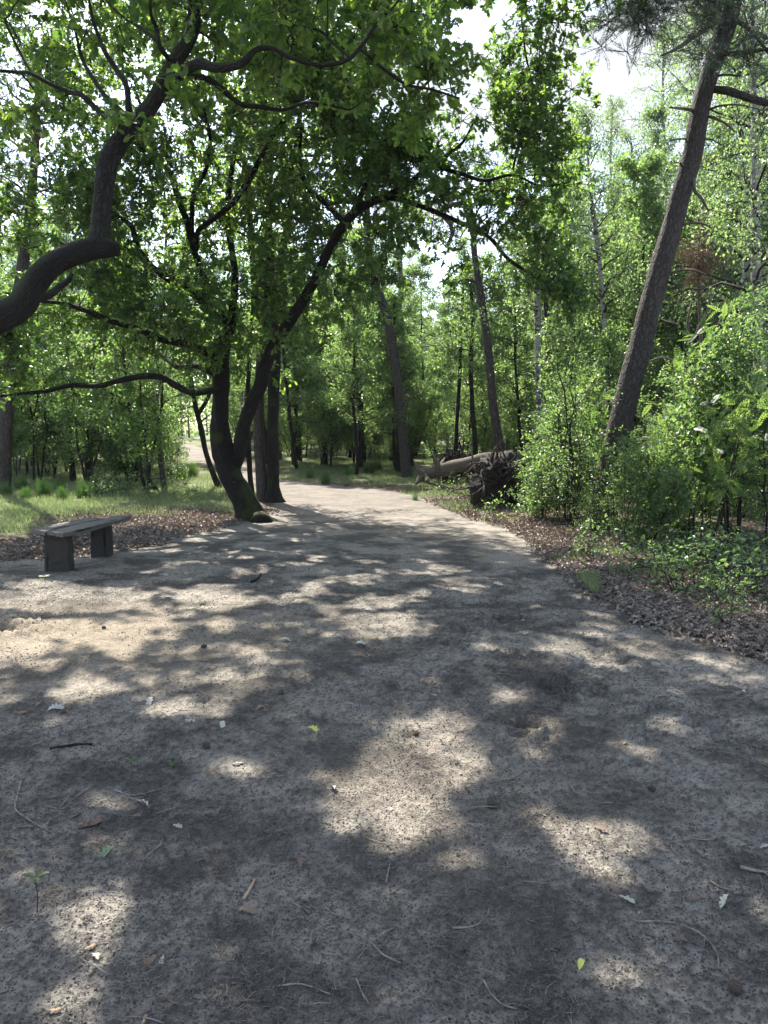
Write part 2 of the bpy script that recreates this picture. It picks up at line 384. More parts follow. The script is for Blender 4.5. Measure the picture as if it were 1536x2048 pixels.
L_OAK = leaf_mat('oak_leaf', [(.018, .042, .026), (.032, .062, .032), (.050, .088, .036)], [(.11, .25, .045), (.36, .53, .07)], .5, .6, .36)
L_OAKN = leaf_mat('oak_leaf_near', [(.020, .044, .028), (.032, .062, .032), (.050, .086, .034)], [(.13, .27, .04), (.38, .54, .07)], .5, .6, .36)
L_BIRCH = leaf_mat('birch_leaf', [(.044, .078, .056), (.066, .106, .072), (.098, .142, .088)], [(.17, .29, .08), (.36, .50, .14)], .5, .7, .35)  # extra blue stands for glare over the foliage, put into the leaf colour
L_YOUNG = leaf_mat('young_leaf', [(.040, .078, .038), (.064, .110, .046), (.095, .145, .056)], [(.16, .30, .07), (.36, .52, .12)], .5, .6, .38)
L_SHRUB = leaf_mat('shrub_leaf', [(.042, .082, .052), (.066, .116, .060), (.095, .145, .062)], [(.13, .27, .07), (.34, .48, .10)], .46, .6, .36)
L_ROWAN = leaf_mat('rowan_leaf', [(.036, .076, .040), (.060, .108, .042), (.09, .14, .04)], [(.16, .30, .06), (.32, .45, .08)], .5, .4, .4)
L_PINE = leaf_mat('pine_needle', [(.030, .054, .040), (.046, .076, .050), (.070, .100, .060)], [(.05, .10, .05), (.09, .15, .07)], .3, .4, .45)
L_DEAD = leaf_mat('dead_leaf', [(.07, .042, .030), (.10, .062, .045), (.13, .09, .06)], [(.08, .05, .03), (.11, .07, .04)], .3, .2, .7)
L_GRASS = leaf_mat('grass_blade', [(.115, .135, .065), (.18, .195, .10), (.26, .26, .155)], [(.14, .22, .06), (.28, .36, .12)], .4, .3, .5)
L_TUFT = leaf_mat('tuft_blade', [(.030, .070, .024), (.048, .100, .030), (.075, .130, .040)], [(.08, .20, .03), (.16, .30, .05)], .35, .4, .45)
L_LITTER = leaf_mat('dry_leaf', [(.055, .043, .035), (.17, .135, .108), (.36, .305, .25)], [(.10, .05, .02), (.16, .09, .045)], .12, .3, .55)

def ground_mat():
    m = M('forest_floor'); pos = m.n('NewGeometry').outputs['Position']
    pm = m.attr('pm'); sd = m.attr('sd'); gr = m.attr('gr'); cl = m.attr('cl')
    nb = m.noise(pos, 1.7, 5, .6); n2 = m.noise(pos, 7.5, 6, .62); n3 = m.noise(pos, 60, 6, .68); n4 = m.noise(pos, 190, 4, .7)
    grit = m.ramp(m.math('ADD', m.math('MULTIPLY', m.noise(pos, 120, 8, .82), .65), m.math('MULTIPLY', m.noise(pos, 33, 5, .7), .35)), [(.40, 0.0), (.60, 1.0)])
    gs = m.math('MULTIPLY_ADD', m.math('SUBTRACT', grit, .5), m.ramp(m.noise(pos, 3.1, 3), [(.38, .35), (.62, 1.0)]), .5)
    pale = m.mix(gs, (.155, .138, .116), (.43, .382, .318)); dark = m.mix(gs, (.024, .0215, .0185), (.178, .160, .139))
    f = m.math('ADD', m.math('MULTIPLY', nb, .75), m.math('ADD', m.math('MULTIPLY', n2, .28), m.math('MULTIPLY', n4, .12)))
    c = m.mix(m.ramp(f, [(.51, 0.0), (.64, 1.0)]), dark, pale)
    c = m.mix(m.ramp(cl, [(.45, 0.0), (.75, .6)]), c, (.026, .024, .022))
    tan_ = m.mix(gs, (.17, .135, .098), (.47, .39, .285))
    c = m.mix(m.math('MULTIPLY', sd, m.ramp(m.math('ADD', n2, m.math('MULTIPLY', n4, .4)), [(.5, .35), (.72, 1.0)])), c, tan_)
    far = m.attr('far_sun'); c = m.mix(far, c, m.mix(n2, (.11, .094, .080), (.25, .215, .182)))  # sunlight on the far path, put into its sand colour
    wood = m.mix(m.ramp(n2, [(.38, 0.0), (.62, 1.0)]), (.030, .022, .016), (.115, .080, .055)); wood = m.mix(m.math('MULTIPLY', n3, .6), wood, (.16, .125, .10))
    grs = m.mix(n2, (.085, .105, .045), (.20, .21, .115))
    o = m.mix(gr, wood, grs); e = m.ramp(m.math('ADD', pm, m.math('MULTIPLY', m.math('SUBTRACT', n2, .5), .7)), [(.42, 0.0), (.58, 1.0)])
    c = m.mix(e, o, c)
    vo = m.n('TexVoronoi', Vector=pos, Scale=95.0, Randomness=1.0).outputs['Distance']
    hh = m.math('ADD', m.math('MULTIPLY', n3, 1.0), m.math('ADD', m.math('MULTIPLY', n4, .6), m.math('MULTIPLY', vo, .5)))
    c = m.mix(m.math('MULTIPLY', m.ramp(m.math('ADD', vo, m.math('MULTIPLY', n3, .5)), [(.42, 1.0), (.62, 0.0)]), m.math('MULTIPLY', pm, .5)), c, (.026, .023, .021))
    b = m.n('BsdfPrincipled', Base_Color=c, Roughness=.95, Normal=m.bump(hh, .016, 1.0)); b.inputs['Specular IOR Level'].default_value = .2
    return m.surf(b.outputs[0])
GROUND = ground_mat()
def wood_mat(name, a, b_, sc=(3, 40, 40), rough=.8, bd=.004):
    m = M(name); tcn = m.n('TexCoord').outputs['Object']; v = m.scale(tcn, sc)
    n1 = m.noise(v, 1.0, 6, .6, dist=.6); n2 = m.noise(tcn, 5, 4); cr = m.ramp(m.noise(m.scale(tcn, tuple(q * .45 for q in sc)), 1.0, 3, dist=.5), [(.36, 0.0), (.41, 1.0)])
    c = m.mix(n1, a, b_); c = m.mix(m.math('MULTIPLY', n2, .5), c, tuple(q * .5 for q in a)); c = m.mix(cr, tuple(q * .25 for q in a), c)
    bb = m.n('BsdfPrincipled', Base_Color=c, Roughness=rough, Normal=m.bump(m.math('ADD', n1, cr), bd, .9)); bb.inputs['Specular IOR Level'].default_value = .35
    return m.surf(bb.outputs[0])
SEATWOOD = wood_mat('weathered_wood', (.075, .067, .058), (.25, .226, .196), (40, 2.5, 40))
POSTWOOD = wood_mat('post_wood', (.026, .023, .020), (.070, .061, .052), (40, 40, 3))  # darker than the seat: shade on the legs is put into the colour
def plain(name, a, b_, sc=30, rough=.9):
    m = M(name); v = m.n('TexCoord').outputs['Object']; n1 = m.noise(v, sc, 5, .65)
    bb = m.n('BsdfPrincipled', Base_Color=m.mix(m.ramp(n1, [(.3, 0.0), (.7, 1.0)]), a, b_), Roughness=rough, Normal=m.bump(n1, .01, .8)); return m.surf(bb.outputs[0])
ROOTSOIL = plain('root_soil', (.006, .005, .004), (.032, .024, .018), 9)
CONEM = plain('cone_scales', (.025, .018, .013), (.09, .065, .045), 40)
CHIPM = plain('chip_wood', (.26, .17, .10), (.42, .31, .20), 25)
DRYTWIG = plain('dry_twig_wood', (.07, .06, .05), (.27, .235, .195), 40)
PALELEAF = plain('pale_dry_leaf', (.33, .31, .26), (.50, .48, .40), 20, .7)
BROWNLEAF = plain('brown_dry_leaf', (.12, .075, .05), (.24, .17, .12), 20, .7)
GREENLEAF = plain('fallen_green_leaf', (.08, .13, .06), (.16, .22, .11), 20, .6)
YELLOWLEAF = plain('fallen_yellow_leaf', (.40, .40, .06), (.55, .52, .12), 20, .6)

# ------------------------------------------------------------------ ground: one welded sheet, split where the sandy path begins
def build_ground():
    ys = [-40., -15., -6., -2., 0., .5]; y = .8
    while y < 90: ys.append(y); y *= 1.0052 if y < 12 else (1.012 if y < 30 else 1.03)
    ys += [120., 200., 400., 900.]; ys = np.array(ys)
    us = np.r_[[-60, -25, -12, -6, -4, -3, -2.4, -2, -1.7, -1.5, -1.35, -1.25, -1.15, -1.07], np.linspace(-1, 1, 620)]
    us = np.unique(np.r_[us, -us[:14]])
    wdt = np.maximum(ys, 0) * .56 + .62
    X = us[None] * wdt[:, None]; Y = np.repeat(ys[:, None], len(us), 1)
    x = X.ravel(); y = Y.ravel(); z = hgt(x, y, True); sd = path_sd(x, y)
    V = np.stack([x, y, z], 1); ny, nx = X.shape
    i = np.arange(ny - 1)[:, None] * nx; j = np.arange(nx - 1)[None]
    F = np.stack([i + j, i + j + 1, i + nx + j + 1, i + nx + j], -1).reshape(-1, 4)
    pm = sstep(-.30, .15, sd)
    sand = np.exp(-(((x + 2.5) / 1.9) ** 2 + ((y - 5.35) / .95) ** 2) ** 1.3) * .85
    sand = np.maximum(sand, .30 * np.exp(-(((x - .25) / .7) ** 2 + ((y - 3.1) / .8) ** 2)))
    gr = sstep(-.2, -1.6, sd) * sstep(9.5, 11.5, y) * sstep(1.2, .2, x - y * .10 + 1)
    gr = np.maximum(gr, sstep(.45, .6, fbm(x * .4, y * .4, 3, 12)) * sstep(15, 20, y) * .8)
    lit = sstep(3.5, 1.2, np.abs(np.hypot((x + 3.0) / 1.0, (y - 11.7) / .8))); gr = gr * (1 - .9 * lit * sstep(-2.2, -.6, sd))
    cl = fbm(x * 62, y * 62, 2, 41) * sstep(11, 7, y); far_sun = .75 * sstep(9, 16, y)
    for (cx, cy_, r_, dp) in DENTS:
        if dp > .012:
            q = np.where((np.abs(x - cx) < 2.5 * r_) & (np.abs(y - cy_) < 2.5 * r_))[0]
            cl[q] = np.maximum(cl[q], 1.0 * np.exp(-(np.hypot((x[q] - cx) / 1.4, y[q] - cy_) / r_ * (.6 + .9 * vn(x[q] * 45, y[q] * 45, 7))) ** 2) * min(.8, dp / .04))
    fsd = sd[F].mean(1) > -.07
    gy = y[F].mean(1) < 80
    out = []
    for nm, msk in (('sandy_path', fsd & gy), ('ground', ~(fsd & gy))):
        ff = F[msk]; used = np.unique(ff); mp_ = np.full(len(V), -1); mp_[used] = np.arange(len(used))
        me = bpy.data.meshes.new(nm); me.vertices.add(len(used)); me.vertices.foreach_set('co', V[used].astype(np.float32).ravel())
        q = mp_[ff].astype(np.int32); me.loops.add(q.size); me.loops.foreach_set('vertex_index', q.ravel()); me.polygons.add(len(q))
        me.polygons.foreach_set('loop_start', np.arange(len(q), dtype=np.int32) * 4); me.polygons.foreach_set('use_smooth', np.ones(len(q), bool))
        for an, av in (('pm', pm), ('sd', sand), ('gr', gr), ('cl', cl), ('far_sun', far_sun)):
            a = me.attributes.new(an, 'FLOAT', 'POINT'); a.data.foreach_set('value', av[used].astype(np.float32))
        me.materials.append(GROUND); me.update(calc_edges=True)
        o = link(nm, me); tag(o, kind='structure')
build_ground()

# ------------------------------------------------------------------ growing things
def clump_points(blobs, rng, gapseed, thr=.42, sc=.75):
    """clump centres spread through a list of lumps (px, py, Y, rx_px, ry_px, rY, count), thinned where noise opens gaps"""
    out = []
    for (px, py, Y, rx, ry, rY, n) in blobs:
        c = W(px, py, Y); s = Y / FPX; k = 0; tries = 0
        if rY < 0: c = np.array([px, py, Y], float); s = 1.0; rY = -rY
        while k < n and tries < n * 12:
            tries += 1
            v = rng.normal(0, 1, 3); v /= np.linalg.norm(v); v *= rng.random() ** (1 / 2.4)
            p = c + v * np.array([rx * s, rY, ry * s])
            g = vn(np.array([p[0] * sc + p[1] * .31]), np.array([p[2] * sc + p[1] * .47]), gapseed)[0]
            if g < thr and rng.random() < .85: continue
            out.append(p); k += 1
    return np.array(out)

def connect_clumps(mb, nodes, nrad, clumps, rng, rmax=.03):
    """join each clump to the nearest wood by a crooked twiggy branch; new wood can carry later ones"""
    NP_ = np.array(nodes, float); NR = np.array(nrad, float)
    d0 = np.array([np.min(np.linalg.norm(NP_ - c, axis=1)) for c in clumps]); order = np.argsort(d0)
    buf = [NP_]; rb = [NR]; base = np.concatenate(buf); br = np.concatenate(rb); origin = np.zeros((len(clumps), 3))
    for q, ci in enumerate(order):
        c = clumps[ci]; dv = np.linalg.norm(base - c, axis=1) + np.where(base[:, 2] > c[2] + .3, .35, 0.) + rng.random(len(base)) * .1
        k = int(np.argmin(dv)); a = base[k]; Lx = np.linalg.norm(c - a); r0 = min(br[k] * .75, .006 + .010 * Lx, rmax)
        n = max(5, int(Lx / .12)); n = min(n, 16); t = np.linspace(0, 1, n)[:, None]
        P = a + (c - a) * t + np.r_[np.zeros((1, 3)), np.cumsum(rng.normal(0, 1, (n - 1, 3)), 0) * .045 * Lx / math.sqrt(n)] * 1.0
        P[:, 2] += np.sin(t[:, 0] * math.pi) * .10 * Lx * rng.uniform(-.3, 1)
        tube(mb, P, np.linspace(r0, max(.0035, r0 * .35), n), 5, 0, 0, int(rng.integers(1e6)))
        base = np.r_[base, P[1:]]; br = np.r_[br, np.linspace(r0, max(.0035, r0 * .35), n)[1:]]; origin[ci] = P[-2]
    return origin

def oak_foliage(mb, clumps, origin, rng, R=.42, ntw=9, nl=9, size=(.07, .12), T=OAK_LO, carve=True, tr=.0035, up=.25):
    C = np.repeat(clumps, ntw, 0); N = len(C)
    d = rng.normal(0, 1, (N, 3)); d[:, 2] = d[:, 2] * .75 + up; d = nrm(d) + .35 * nrm(np.repeat(clumps - origin, ntw, 0)); d = nrm(d)
    Lt = R * rng.uniform(.45, 1.15, (N, 1)); B = C + d * Lt
    if carve:
        k = keep(B, rng); C, d, Lt, B = C[k], d[k], Lt[k], B[k]; N = len(C)
    twigs(mb, C, B, tr, rng)
    # rosettes: two thirds of the leaves at the tip, the rest along the outer half
    k = rng.random((N, nl)); t = np.where(k < .6, 1 - .12 * rng.random((N, nl)), rng.uniform(.35, .9, (N, nl)))
    pos = C[:, None] + (B - C)[:, None] * t[..., None] + rng.normal(0, .012, (N, nl, 3))
    side = rng.normal(0, 1, (N, nl, 3)); dd = nrm(d[:, None] * .55 + nrm(side) * .95 + np.array([0, 0, -.12]))
    pos = pos.reshape(-1, 3); dd = dd.reshape(-1, 3)
    nv = nrm(np.array([0, 0, 1.0]) + rng.normal(0, .55, (len(pos), 3)))
    if carve:
        kk = keep(pos + dd * .05, rng); pos, dd, nv = pos[kk], dd[kk], nv[kk]
    leaves(mb, T, pos, dd, nv, rng.uniform(size[0], size[1], len(pos)), rng)

def limb_pts(tr, n=40, Y0=None, wob=0, rng=None):
    """traced limb: rows (px, py, Y, width_px) -> smooth world rows (x, y, z, r)"""
    rows = []
    for (px, py, Y, wd) in tr:
        p = W(px, py, Y); rows.append((*p, wd * Y / FPX / 2))
    S = spline(rows, n)
    if wob and rng is not None:
        j = rng.normal(0, 1, (n, 3)); j = (j + np.roll(j, 1, 0) + np.roll(j, -1, 0)) / 3; j[:2] = 0; S[:, :3] += j * wob
    return S

# ------------------------------------------------------------------ the forked oak beside the path
def forked_oak():
    rng = np.random.default_rng(3)
    root = empty('oak_tree', (G(500, 1040)[0], G(500, 1040)[1], 0))
    tag(root, 'forked oak with bent mossy trunk at the left path edge beyond the bench', 'tree')
    loc = np.array(root.location)
    nodes, nr = [], []
    def wood(name, tr, k=12, lump=.07, n=44, flare=None, wob=0.0, mat=OAKBARK):
        S = limb_pts(tr, n, None, wob, rng); mb = MB(); P = S[:, :3].copy()
        tube(mb, P - loc, S[:, 3], k, 0, lump, int(rng.integers(1e5)), flare); nodes.extend(P[4:]); nr.extend(S[4:, 3])
        return link(name, mb.mesh(name, [mat]), root)
    Y = 12.5
    tr = wood('trunk', [(506, 1058, Y, 66), (497, 1030, Y, 56), (482, 990, Y, 48), (463, 950, Y, 46), (448, 905, Y, 44), (440, 850, Y, 37), (440, 800, Y, 33), (442, 760, Y, 33), (439, 725, Y, 32), (446, 690, Y, 28), (460, 655, Y, 24), (463, 640, Y, 22)], 26, .09, 80, (.16, .55, 4))
    # bark burl and low bulge at the base
    mb = MB(); S = limb_pts([(512, 1048, 12.2, 34), (522, 1036, 12.15, 34), (538, 1042, 12.1, 18), (545, 1050, 12.1, 8)], 16); tube(mb, S[:, :3] - loc, S[:, 3], 12, 0, .12, 8); link('root_flare', mb.mesh('root_flare', [OAKBARK]), root)
    C = wood('limb', [(462, 945, Y, 30), (474, 915, Y, 27), (483, 870, 12.4, 27), (503, 810, 12.3, 28), (524, 765, 12.2, 26), (530, 735, 12.2, 27), (545, 695, 12.1, 25), (575, 648, 12.0, 23), (606, 600, 11.9, 21), (640, 540, 11.8, 19), (662, 490, 11.7, 17), (690, 447, 11.6, 18), (722, 415, 11.4, 16), (768, 393, 11.2, 13)], 16, .07, 80)
    wood('limb', [(462, 650, Y, 22), (440, 625, Y, 20), (416, 604, Y, 20), (372, 577, 12.4, 18), (330, 552, 12.2, 15), (300, 530, 12.1, 13), (274, 490, 12.0, 12), (264, 455, 12, 10), (240, 435, 12, 8), (200, 430, 12, 5)], 10)
    wood('limb', [(420, 606, Y, 17), (412, 570, Y, 15), (398, 530, 12.6, 14), (386, 495, 12.7, 12), (372, 440, 12.7, 12), (355, 395, 12.8, 12), (345, 355, 12.8, 11), (318, 318, 12.9, 10), (299, 292, 12.9, 9), (291, 240, 13, 7), (270, 180, 13, 5)], 10)
    wood('limb', [(392, 500, 12.4, 10), (396, 462, 12.2, 10), (424, 440, 12.1, 11), (470, 400, 12.0, 12), (500, 358, 11.9, 11), (520, 318, 11.8, 10), (541, 280, 11.8, 9), (575, 232, 11.7, 8), (625, 212, 11.5, 7), (700, 200, 11.3, 5)], 10)
    wood('limb', [(442, 728, 12.4, 20), (421, 709, 12.3, 18), (380, 691, 12.1, 17), (312, 673, 11.8, 15), (270, 655, 11.6, 14), (220, 641, 11.5, 12), (170, 621, 11.3, 10), (118, 606, 11.2, 8), (60, 600, 11.1, 6), (10, 585, 11, 4)], 10)
    wood('limb', [(440, 752, 12.5, 14), (424, 746, 12.6, 13), (392, 731, 12.8, 12), (352, 732, 13, 11), (325, 712, 13.2, 8), (300, 690, 13.3, 6)], 8)
    wood('limb', [(440, 780, 12.4, 15), (420, 781, 12.3, 14), (385, 786, 12.1, 14), (348, 769, 12.0, 14), (326, 755, 11.9, 12), (298, 752, 11.8, 12), (240, 761, 11.6, 11), (200, 771, 11.5, 11), (140, 771, 11.4, 10), (90, 783, 11.2, 8), (45, 787, 11.1, 6), (-20, 795, 11, 4)], 10)
    wood('limb', [(768, 393, 11.2, 12), (800, 378, 11.1, 11), (848, 342, 11.0, 9), (900, 306, 10.9, 7), (925, 285, 10.9, 6), (950, 240, 10.8, 4)], 8)
    wood('limb', [(820, 370, 11.1, 8), (858, 336, 11.1, 8), (918, 346, 11.0, 8), (968, 361, 10.9, 7), (1023, 350, 10.8, 5), (1085, 372, 10.7, 4), (1140, 365, 10.6, 3)], 8)
    wood('limb', [(768, 393, 11.2, 11), (812, 402, 11.2, 10), (853, 416, 11.1, 10), (915, 443, 11.0, 9), (978, 475, 10.9, 8), (1018, 520, 10.8, 7), (1072, 555, 10.7, 5), (1110, 590, 10.7, 3)], 8)
    wood('limb', [(690, 447, 11.6, 12), (650, 405, 11.9, 10), (612, 370, 12.1, 9), (600, 330, 12.2, 8), (603, 250, 12.2, 6)], 8)
    wood('limb', [(700, 436, 11.6, 12), (735, 360, 11.7, 10), (760, 290, 11.7, 8), (812, 210, 11.6, 7), (870, 150, 11.5, 5)], 8)
    wood('limb', [(386, 495, 12.7, 10), (384, 430, 12.5, 9), (388, 388, 12.4, 9), (410, 345, 12.4, 8), (420, 280, 12.3, 7), (408, 207, 12.2, 6), (430, 120, 12.2, 5), (440, 20, 12, 4)], 8)
    wood('limb', [(1023, 350, 10.8, 5), (1040, 280, 10.9, 5), (1065, 200, 10.9, 4), (1050, 100, 11, 4), (1040, 10, 11, 3)], 7)
    wood('limb', [(462, 648, 12.5, 17), (470, 560, 12.8, 14), (455, 430, 13.1, 12), (470, 300, 13.2, 10), (500, 150, 13.2, 8), (520, -20, 13, 6), (560, -200, 12.8, 4)], 9)
    blobs = [(700, 190, 11.8, 150, 110, 1.4, 30), (820, 290, 11.4, 110, 100, 1.0, 22), (110, 150, 12.8, 150, 150, 1.6, 40), (40, 20, 12.8, 120, 90, 1.6, 26), (330, 400, 12.6, 130, 110, 1.4, 26), (560, 430, 12.4, 120, 100, 1.2, 22), (300, 60, 12.8, 130, 110, 1.6, 20), (220, 340, 12.5, 260, 170, 2.2, 62), (430, 200, 12.6, 230, 190, 2.0, 54), (650, 270, 12.0, 260, 190, 2.2, 74), (760, 420, 11.6, 180, 90, 1.6, 26), (930, 340, 11.2, 200, 140, 1.6, 44),
             (1000, 480, 10.9, 130, 75, 1.0, 18), (1095, 590, 10.7, 60, 45, .5, 9), (110, 420, 11.6, 180, 130, 1.8, 36), (180, 640, 11.5, 240, 90, 1.6, 42), (440, 640, 12.4, 190, 100, 1.4, 32),
             (60, 720, 11.3, 130, 80, 1.2, 16), (300, 540, 12.2, 200, 90, 1.5, 26), (1055, 280, 11.0, 110, 130, 1.1, 20), (1040, 90, 11.0, 95, 120, 1.0, 15), (620, 560, 11.9, 170, 80, 1.2, 20),
             (740, 530, 11.6, 60, 90, .6, 9), (480, 60, 12.4, 420, 150, 2.0, 70), (800, 90, 11.6, 130, 110, 1.5, 22), (450, -230, 11.4, 700, 170, 2.0, 60), (1000, -250, 10.8, 260, 170, 2.0, 20),
             (-3.2, 8.6, 7.1, 3.6, 1.0, -2.2, 245), (-.4, 8.2, 7.0, 2.4, .9, -1.8, 90), (2.0, 9.2, 7.3, 1.6, .8, -1.6, 30), (-5.5, 8.5, 6.8, 2.2, 1.0, -2.2, 60)]      # last rows: unseen clumps added above the frame for shade, (x, y, z) in metres
    blobs = [(*b[:6], int(b[6] * (1.22 if b[5] > 0 else 1.15))) for b in blobs]
    cl = clump_points(blobs, rng, 5, .40, .8)
    px, py = to_px(cl); gap = np.zeros(len(cl), bool)
    for (gx, gy, rx, ry) in [(400, 375, 55, 28), (570, 250, 35, 28), (930, 75, 60, 95), (540, 330, 25, 30), (210, 40, 20, 35)]:
        gap |= ((px - gx) / rx) ** 2 + ((py - gy) / ry) ** 2 < 1
    cl = cl[~(gap & (py > -60))]
    mb = MB(); org = connect_clumps(mb, nodes, nr, cl, rng)
    oak_foliage(mb, cl, org, rng, .42, 12, 16, (.055, .10), tr=.0055)
    for i in range(len(mb.V)): mb.V[i] = mb.V[i] - loc.astype(np.float32)
    link('crown', mb.mesh('oak_crown', [TWIGM, L_OAK]), root)
forked_oak()

# ------------------------------------------------------------------ the near oak whose bough reaches in from the left
def near_oak():
    rng = np.random.default_rng(9)
    root = empty('oak_tree', (-5.6, 4.6, 0)); loc = np.array(root.location)
    tag(root, 'near oak whose thick crooked bough reaches in from the left above the bench', 'tree')
    nodes, nr = [], []
    def wood(name, tr, k=10, lump=.06, n=50, flare=None, ext=None):
        rows = [] if ext is None else list(ext)
        for (px, py, Y, wd) in tr: rows.append((*W(px, py, Y), .93 * wd * Y / FPX / 2))
        S = spline(rows, n); mb = MB(); tube(mb, S[:, :3] - loc, S[:, 3], k, 0, lump, int(rng.integers(1e5)), flare); nodes.extend(S[3:, :3]); nr.extend(S[3:, 3])
        return link(name, mb.mesh(name, [OAKBARK2]), root)
    Y = 4.6
    wood('trunk', [], 22, .06, 40, (.2, .5, 5), ext=[(-5.6, 4.6, -.1, .30), (-5.55, 4.6, .5, .25), (-5.35, 4.6, 1.2, .22), (-5.05, 4.6, 1.75, .20), (-4.9, 4.6, 2.5, .15), (-4.95, 4.7, 3.6, .11), (-4.7, 4.8, 5.0, .06)])
    wood('bough', [(-90, 655, Y, 70), (0, 634, Y, 63), (38, 615, Y, 60), (64, 572, Y, 54), (98, 532, Y, 50), (150, 506, Y, 46), (196, 495, Y, 44), (222, 495, Y, 40), (236, 500, Y, 26)], 24, .05, 60, ext=[(-5.15, 4.6, 1.55, .17), (-4.0, 4.6, 1.75, .15)])
    wood('bough', [(196, 492, Y, 44), (201, 455, Y, 40), (204, 420, Y, 40), (209, 375, Y, 40), (218, 325, Y, 41), (238, 287, Y, 37), (270, 250, Y, 34), (306, 205, 4.62, 31), (336, 145, 4.64, 29), (361, 105, 4.66, 29), (385, 62, 4.7, 27), (388, 0, 4.7, 24), (380, -90, 4.7, 20), (400, -200, 4.75, 16), (380, -330, 4.8, 10)], 22, .05, 80)
    # small dead side stub behind the bend of the bough
    S = [(90, 600, 5.0, 12), (110, 575, 5.0, 14), (128, 562, 5.0, 12), (140, 548, 5.0, 6)]
    wood('dead_stub', [(60, 598, 4.7, 20), (98, 590, 4.9, 16), (122, 572, 5.0, 14), (138, 560, 5.0, 12), (146, 546, 5.0, 8)], 9, .1, 16)
    wood('mossy_branch', [(338, 158, 4.62, 24), (372, 140, 4.5, 21), (395, 128, 4.45, 20), (430, 136, 4.4, 18), (470, 132, 4.35, 17), (494, 118, 4.3, 15), (508, 102, 4.3, 11), (540, 96, 4.3, 9), (580, 115, 4.3, 8), (640, 129, 4.3, 9), (700, 116, 4.3, 8), (722, 93, 4.3, 7), (750, 52, 4.3, 6), (790, 10, 4.3, 4), (830, -60, 4.3, 3)], 14, .08, 90)
    wood('branch', [(345, 158, 4.6, 12), (385, 153, 4.7, 12), (412, 157, 4.8, 12), (440, 174, 4.9, 12), (462, 195, 5.0, 11), (484, 209, 5.1, 10), (520, 214, 5.2, 9), (560, 220, 5.3, 7), (620, 205, 5.5, 6), (700, 220, 5.6, 4)], 9)
    wood('branch', [(337, 118, 4.6, 10), (318, 88, 4.5, 10), (313, 58, 4.5, 9), (302, 30, 4.4, 7), (300, -30, 4.3, 6), (280, -120, 4.2, 4)], 8)
    wood('branch', [(316, 85, 4.5, 7), (285, 58, 4.6, 6), (262, 45, 4.7, 5), (225, 15, 4.8, 4), (190, -30, 4.9, 3)], 7)
    wood('branch', [(262, 240, 4.6, 14), (240, 222, 4.8, 12), (220, 205, 4.9, 11), (200, 178, 5.0, 9), (182, 150, 5.1, 9), (165, 120, 5.2, 7), (150, 60, 5.3, 5), (130, 0, 5.4, 4)], 8)
    wood('branch', [(240, 252, 4.6, 12), (215, 236, 4.7, 11), (190, 216, 4.8, 11), (165, 192, 4.8, 11), (140, 184, 4.9, 10), (100, 168, 4.9, 8), (66, 149, 4.9, 8), (30, 144, 5.0, 7), (-40, 138, 5.0, 6), (-120, 120, 5.0, 5)], 9)
    wood('branch', [(258, 225, 4.6, 14), (254, 178, 4.6, 12), (230, 136, 4.7, 11), (210, 105, 4.7, 10), (200, 80, 4.8, 8), (186, 42, 4.8, 7), (178, 0, 4.8, 6), (150, -90, 4.8, 4)], 8)
    wood('branch', [(66, 149, 4.9, 7), (40, 105, 5.0, 6), (18, 60, 5.0, 5), (0, 10, 5.1, 4)], 7)
    wood('branch', [(700, 116, 4.3, 6), (660, 80, 4.4, 6), (640, 62, 4.5, 5), (590, 50, 4.6, 4)], 7)
    wood('branch', [(722, 100, 4.4, 6), (745, 118, 4.7, 7), (770, 140, 5.0, 7), (812, 168, 5.2, 6), (868, 180, 5.4, 5), (918, 196, 5.5, 3)], 7)
    wood('branch', [(386, 20, 4.7, 12), (440, -40, 4.9, 9), (540, -110, 5.2, 8), (680, -180, 5.6, 6), (860, -230, 6.0, 5)], 8)
    wood('branch', [(382, -80, 4.7, 12), (300, -160, 4.6, 9), (160, -240, 4.5, 7), (0, -300, 4.4, 5)], 8)
    wood('branch', [(395, -200, 4.75, 12), (520, -330, 4.5, 9), (760, -420, 4.2, 7), (1000, -480, 4.0, 5)], 8)
    blobs = [(90, 30, 5.1, 130, 60, .5, 8), (440, 40, 4.7, 110, 60, .5, 9), (600, 40, 4.6, 90, 60, .4, 8), (880, 110, 5.6, 60, 100, .4, 9), (800, 190, 5.6, 80, 60, .5, 4), (545, 120, 4.4, 50, 30, .3, 2),
             (345, 182, 4.5, 10, 8, .05, 1), (262, 262, 4.5, 10, 8, .05, 1), (404, 186, 4.8, 10, 8, .1, 1), (770, 30, 4.6, 60, 50, .4, 5), (60, 250, 5.2, 90, 60, .4, 4), (690, 190, 5.4, 90, 40, .4, 3),
             (500, -330, 5.2, 700, 140, 1.3, 100), (500, -620, 4.6, 1100, 230, 1.6, 150), (1150, -430, 5.0, 300, 160, 1.2, 40)]  # last row: unseen clumps above the frame, added to dapple the foreground
    cl = clump_points(blobs, rng, 15, .25, 1.6)
    mb = MB(); org = connect_clumps(mb, nodes, nr, cl, rng, .012)
    oak_foliage(mb, cl, org, rng, .22, 8, 10, (.050, .088), OAK_HI, True, .0022, .1)
    for i in range(len(mb.V)): mb.V[i] = mb.V[i] - loc.astype(np.float32)
    link('crown', mb.mesh('near_oak_crown', [TWIGM, L_OAKN]), root)
near_oak()

